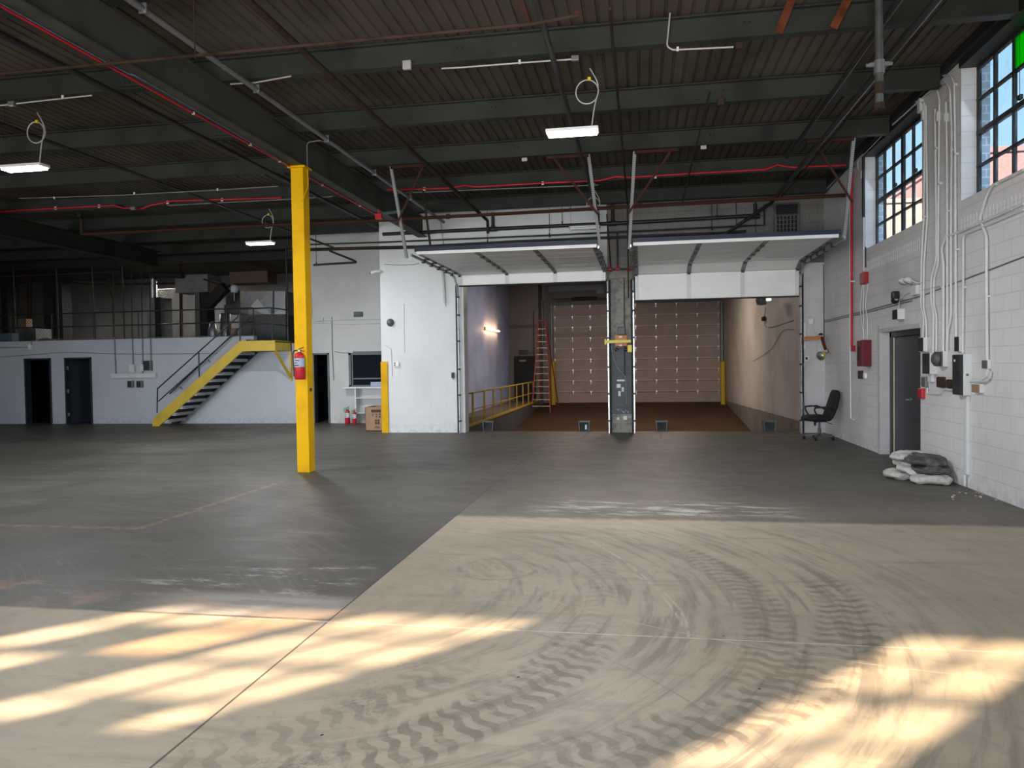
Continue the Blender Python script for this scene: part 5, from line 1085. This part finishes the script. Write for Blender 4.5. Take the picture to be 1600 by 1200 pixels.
rbox(1505.5, 1510, 1515.5, 619, 742, 'white_panel', 'cable_trunking', 'tall white trunking running down below the largest breaker panel', 'trunking', None)
rbox(1395, 1402.5, 1414, 482.5, 499, 'white_panel', 'electrical_box', 'white box with a brown open front above the door', 'electrical box', 'rust_brown')
rbox(1422, 1431, 1438, 445, 460, 'white_panel', 'battery_light', 'white emergency battery box with twin lamp heads above the door', 'emergency light', None)
for k, (a, b) in enumerate(((1410, 441), (1418, 439.5))):
    c = AX(a, b, XR-.16); o = MB().lathe(c, [(.02, .07), (.055, .045), (.068, 0), (.064, -.012), (.001, -.014)], 16, (.5, .2, .75)).tube([c+V((.02, 0, .03)), c+V((.1, -.12, -.04)), c+V((.13, -.3, -.06))], .010).build('lamp_head', 'white_panel'); tag(o, ['left lamp head of the emergency light above the door', 'right lamp head of the emergency light above the door'][k], 'lamp')
c = AX(1398, 465, XR-.12); t = thing('alarm_horn', c, 'black bracket-mounted horn on the wall above the door', 'horn')
MB().bbox(c+V((-.05, -.07, -.02)), c+V((.06, .05, .10)), .02).lathe(c+V((0, 0, -.05)), [(.06, 0), (.05, .05), (.03, .08)], 12, (0, -1, .3)).build('horn_body', 'black_plastic', t); MB().box(c+V((.06, -.05, -.02)), c+V((.12, .05, .09))).build('bracket', 'galvanised', t)
def ex_fire(t, Yn, Yf, d, z0, z1): MB().box((XR-d-.018, Yn+(Yf-Yn)*.45, z0+.12), (XR-d-.012, Yf-.08, z1-.12)).build('display_window', 'rubber', t)
rbox(1339.5, 1348, 1362, 531, 572.5, 'alarm_red', 'fire_alarm_panel', 'large dark red fire alarm panel on the right wall', 'alarm panel', 'alarm_red', ex_fire)
rbox(1344, 1350.5, 1357.5, 424.5, 443, 'red_paint', 'alarm_box', 'small red alarm box above the fire alarm panel', 'alarm box', 'red_paint')
rbox(1340, 1345, 1349, 579, 592, 'black_plastic', 'relay_box', 'small black box below the fire alarm panel', 'electrical box', None)
rbox(1348, 1351, 1354.5, 583, 591.5, 'white_gloss', 'relay_box', 'small white box below the fire alarm panel', 'electrical box', None)
rbox(1329, 1331.5, 1337, 540, 549, 'red_paint', 'valve_box', 'small red and white fitting left of the fire alarm panel', 'fitting', None)
p = AX(1352.5, 418, XR-.05); pipe('antenna', [p, (p.x, p.y, p.z+.38)], .012, 'black_plastic', 'short black antenna on the small red alarm box', 'antenna', n=6)
XC = XR-.028
def rpipe(pts, label, r=.015, mat='white_panel', cat='conduit', rnd=.05, cl=(), x=XC):
    P_ = [AX(a, b, x) for a, b in pts]
    o = MB().tube(round_pts(P_, rnd), r, 8).build('conduit', mat); tag(o, label, cat)
    for a, b in cl: q = AX(a, b, x); B(q-V((r*1.3, r*2.2, .012)), q+V((r*1.3+.01, r*2.2, .012))).build('strap', 'white_panel', o)
    return o
rpipe([(1425, 158), (1444, 160), (1445, 200), (1443.5, 340), (1440, 406), (1439, 479), (1443.5, 494), (1442, 527)], 'white conduit nearest the far window edge, ending at the door corner box', cl=[(1444, 339)])
rpipe([(1446.5, 165), (1449, 340), (1443.5, 413), (1443, 479), (1447, 501), (1448, 550)], 'white conduit second from the far window edge')
rpipe([(1405, 180), (1452, 137), (1464, 140), (1468, 155), (1466, 340), (1466, 410), (1459, 437), (1459, 476), (1463, 492), (1463, 551)], 'white conduit with a swan-neck bend over the meter box', cl=[(1468, 287)])
rpipe([(1461, 170), (1463, 340), (1463, 406), (1455, 435), (1455, 472), (1459, 489), (1458, 551)], 'white conduit just left of the swan-neck one', cl=[(1463, 232)])
rpipe([(1395, 195), (1474, 124), (1484, 137), (1487, 200), (1486, 340), (1486, 494), (1481, 516), (1480, 548)], 'white conduit coming over the wall top and down right of the meter box', cl=[(1486, 235)])
rpipe([(1462, 118), (1486, 118), (1491, 132), (1492.5, 240), (1493, 340), (1494, 526)], 'white conduit down the edge of the window pier', cl=[(1491, 133), (1493, 241), (1494, 390)])
rpipe([(1478, 160), (1479.5, 240), (1480, 340), (1480, 480), (1479, 549)], 'straight white conduit in the middle of the pier', cl=[(1480, 330)], x=XC-.01)
rpipe([(1600, 318), (1560, 336), (1500, 362), (1478, 370), (1471, 388), (1474.5, 413), (1474, 549)], 'white conduit sweeping in from the right and down to the meter box', r=.018, cl=[(1580, 328)])
rpipe([(1600, 327), (1565, 342), (1508, 366), (1505, 372), (1505, 440), (1504, 552)], 'white conduit branching down to the largest breaker panel', r=.014, cl=[(1505, 449)])
rpipe([(1600, 265), (1550, 290), (1541, 307), (1531, 342), (1541.5, 369), (1541.7, 460), (1542.5, 563)], 'rightmost white conduit with an S-bend below the near window', r=.018, cl=[(1541.7, 463), (1556, 288)])
rpipe([(1543, 577), (1542, 588), (1533, 595), (1517, 596)], 'short white conduit curving from the separate box to the largest panel', r=.016, x=XC-.03)
rpipe([(1280, 503), (1360, 484), (1438, 463), (1600, 421-20)], 'thin upper conduit running along the whole right wall', r=.009, mat='grey_pipe', x=XR-.012)
rpipe([(1280, 505.5), (1360, 487), (1425, 470)], 'thin lower conduit running along the right wall to the door', r=.009, mat='grey_pipe', x=XR-.012)
rpipe([(1404, 484), (1405, 470), (1412, 461), (1422, 456)], 'short conduit from the open box to the battery light', r=.009)
rpipe([(1438, 454), (1471, 446), (1474.5, 470)], 'short conduit right of the battery light', r=.009)
rpipe([(1449, 606), (1449, 615), (1469, 616), (1471, 608), (1489, 610)], 'small white conduit looped below the small boxes', r=.009)
rpipe([(1349.5, 270), (1350, 424)], 'white conduit down to the small red alarm box', r=.013, cl=[(1350, 300), (1350, 376)])
rpipe([(1350, 443), (1349, 470), (1349.5, 531)], 'middle white conduit between the alarm box and the alarm panel', r=.010)
rpipe([(1348, 443), (1344, 480), (1346.5, 505), (1349, 520)], 'left wavy white conduit between the alarm box and the alarm panel', r=.008)
rpipe([(1356.5, 443), (1352, 476), (1355.5, 498), (1355, 531)], 'right wavy white conduit between the alarm box and the alarm panel', r=.010)
rpipe([(1328, 300), (1328.5, 560), (1329.5, 655), (1334, 656)], 'white pipe running nearly to the floor left of the alarm panel', r=.016)
rpipe([(1330.5, 262), (1331, 541)], 'bright red pipe down the right wall left of the alarm panel', r=.026, mat='red_conduit', cl=[(1331, 440)], x=XR-.07)
rpipe([(1508, 742), (1507.5, 759)], 'short white pipe from the trunking to the floor', r=.018)
rpipe([(1388, 200), (1345, 240), (1290, 300), (1240, 350)], 'thin conduit following the top of the right wall', r=.012, mat='dark_steel')
rpipe([(1385, 205), (1340, 252), (1341, 266), (1348, 272)], 'white conduit loop at the top of the far window pier', r=.010)
for a, b, w_, h_, lb in ((1443, 181, .08, .14, 'white coupling box at the top of the leftmost conduit'), (1466, 182, .06, .14, 'white coupling at the top of the second conduit group'), (1478, 184, .05, .12, 'white coupling at the top of the middle conduit'), (1347, 273, .09, .16, 'white coupling box at the top of the far window pier'), (1438, 165, .12, .2, 'white square box at the pier corner')):
    q = AX(a, b, XR-.03); o = MB().bbox(q-V((.03, w_/2, h_/2)), q+V((.03, w_/2, h_/2)), .01).build('coupling_box', 'white_panel'); tag(o, lb, 'coupling')
# ============================================================ OFFICE CHAIR
t = thing('office_chair', (3.73, 17.05, 0), 'black office chair with armrests standing in the corner facing left', 'chair', rz=math.radians(8))
L = dict(local=True)
bm_ = MB()
for k in range(5):
    an = math.radians(72*k+20); e = V((math.cos(an)*.31, math.sin(an)*.31, .075)); MB().bar((0, 0, .12), e, .045, .03).build('base_leg', 'grey_plastic', t, True)
    MB().tube([e+V((-.018, 0, -.045)), e+V((.018, 0, -.045))], .032, 12).tube([e+V((0, 0, -.03)), e+V((0, 0, .02))], .012, 8).build('caster', 'black_plastic', t, True)
MB().tube([(0, 0, .10), (0, 0, .24)], .035, 12).tube([(0, 0, .24), (0, 0, .40)], .022, 12).build('gas_column', 'grey_plastic', t, True)
MB().box((-.12, -.08, .37), (.12, .08, .41)).tube([(-.05, -.05, .38), (-.16, -.2, .36)], .008, 6).tube([(-.16, -.17, .36), (-.18, -.24, .33)], .022, 8).tube([(.1, -.05, .38), (.2, -.2, .33)], .008, 6).build('tilt_mechanism', 'black_plastic', t, True)
def cushion(c, sx, sy, sz, bend=0, e=.35, nu=20, nv=12):
    m_ = MB(); m_.smooth = True; vs = []; fs = []
    sp = lambda v, p_: math.copysign(abs(v)**p_, v)
    for i in range(nv+1):
        ph = -math.pi/2+math.pi*i/nv
        for j in range(nu):
            th = 2*math.pi*j/nu; x_ = sp(math.cos(ph), .5)*sp(math.cos(th), e)*sx; y_ = sp(math.cos(ph), .5)*sp(math.sin(th), e)*sy; z_ = sp(math.sin(ph), .7)*sz
            vs.append(V(c)+V((x_, y_, z_+bend*(x_/sx)**2)))
    for i in range(nv):
        for j in range(nu): fs.append((i*nu+j, i*nu+(j+1) % nu, (i+1)*nu+(j+1) % nu, (i+1)*nu+j))
    m_.add(vs, fs); return m_
cushion((-.07, 0, .465), .27, .25, .068, -.02).build('seat', 'black_fabric', t, True)
bk = cushion((0, 0, 0), .34, .24, .062, .03)
R_ = Matrix.Rotation(math.radians(-72), 3, 'Y')
bk.v = [R_ @ V((v.x, v.y*(1-.18*max(0, v.x/.33)), v.z)) + V((.27, 0, .72)) for v in bk.v]; bk.build('backrest', 'black_fabric', t, True)
MB().bar((.05, 0, .40), (.24, 0, .45), .06, .02).bar((.24, 0, .45), (.27, 0, .6), .06, .02).build('back_bar', 'black_plastic', t, True)
for s_ in (-1, 1):
    P_ = smooth_pts([(-.10, s_*.25, .43), (-.14, s_*.27, .52), (-.20, s_*.275, .63), (-.18, s_*.275, .685), (-.05, s_*.275, .70), (.10, s_*.27, .68), (.22, s_*.25, .62)], 5)
    MB().tube(P_, .018, 8).bar((-.2, s_*.275, .69), (.06, s_*.275, .705), .05, .03).build('armrest', 'black_plastic', t, True)
# ============================================================ SANDBAG PILE
def bag(c, sx, sy, sz, rz, tilt, roll, mat, label, sag=.0):
    m_ = cushion((0, 0, 0), sx, sy, sz, 0, .5, 28, 14); rnd = random.Random(int(c[0]*1000+c[1]*77)); ph = [rnd.uniform(0, 6.3) for _ in range(6)]
    Rm = Matrix.Rotation(rz, 3, 'Z') @ Matrix.Rotation(tilt, 3, 'X') @ Matrix.Rotation(roll, 3, 'Y'); out = []
    for v in m_.v:
        w_ = .014*math.sin(v.x*17+ph[0])*math.sin(v.y*19+ph[1])+.009*math.sin(v.x*41+ph[2]+v.y*23)+.006*math.sin(v.x*75+ph[5]+v.y*50)*math.sin(v.y*60)
        e_ = (abs(v.x)/sx)**4; v2 = V((v.x*(1+.04*math.sin(v.y*14+ph[3])), v.y*(1+.10*e_*math.sin(ph[4])), v.z*(1-.35*e_)+w_-sag*(v.x/sx)**2)); out.append(Rm @ v2 + V(c))
    m_.v = out; o = m_.build('sandbag', mat); tag(o, label, 'sandbag', 'pile of sandbags by the right wall'); return o
bx_, by_ = 3.80, 11.28
def bg(dx, dy, z, sx, *a): return bag((bx_+dx*.75, by_+dy, z), sx*.84, *a)
bg(-.22, .22, .065, .29, .20, .065, .3, .0, 0, 'bag_pale', 'pale sandbag flat on the floor at the left end of the pile')
bg(.06, -.22, .06, .30, .19, .06, -.25, 0, 0, 'bag_pale', 'crumpled white sandbag on the floor at the front of the pile')
bg(.10, .28, .07, .30, .20, .07, .1, 0, 0, 'bag_pale', 'pale sandbag on the floor at the back against the wall')
bg(-.12, .03, .15, .27, .17, .055, .75, .18, .05, 'bag_pale', 'pale sandbag leaning in the left middle of the pile')
bg(.12, -.10, .18, .29, .19, .055, -.12, .10, .02, 'bag_dark', 'dark printed sandbag in the middle layer with a pale end')
bg(-.02, .22, .235, .30, .19, .055, .15, .1, -.06, 'bag_pale', 'pale sandbag in the upper layer at the back')
bg(.06, -.02, .295, .32, .20, .055, -.2, .16, .08, 'bag_dark', 'dark sandbag on top of the pile')
bg(-.15, .18, .335, .27, .15, .05, .45, .05, -.10, 'bag_pale', 'topmost pale sandbag at the left of the pile')
# litter crumbs beside the wall
for k in range(14):
    a = AZ(1480+random.uniform(0, 90), 768+random.uniform(0, 22), 0); 
    if a.x > XR-.03: a.x = XR-.05
    s_ = random.uniform(.006, .014); o = MB().bbox((a.x-s_, a.y-s_, 0), (a.x+s_, a.y+s_*1.3, s_), s_*.3).build('debris_chip', random.choice(['ivory', 'tan_box', 'bag_pale'])); tag(o, 'tiny pale chip of debris on the floor by the right wall', 'debris', 'debris chips by the right wall')
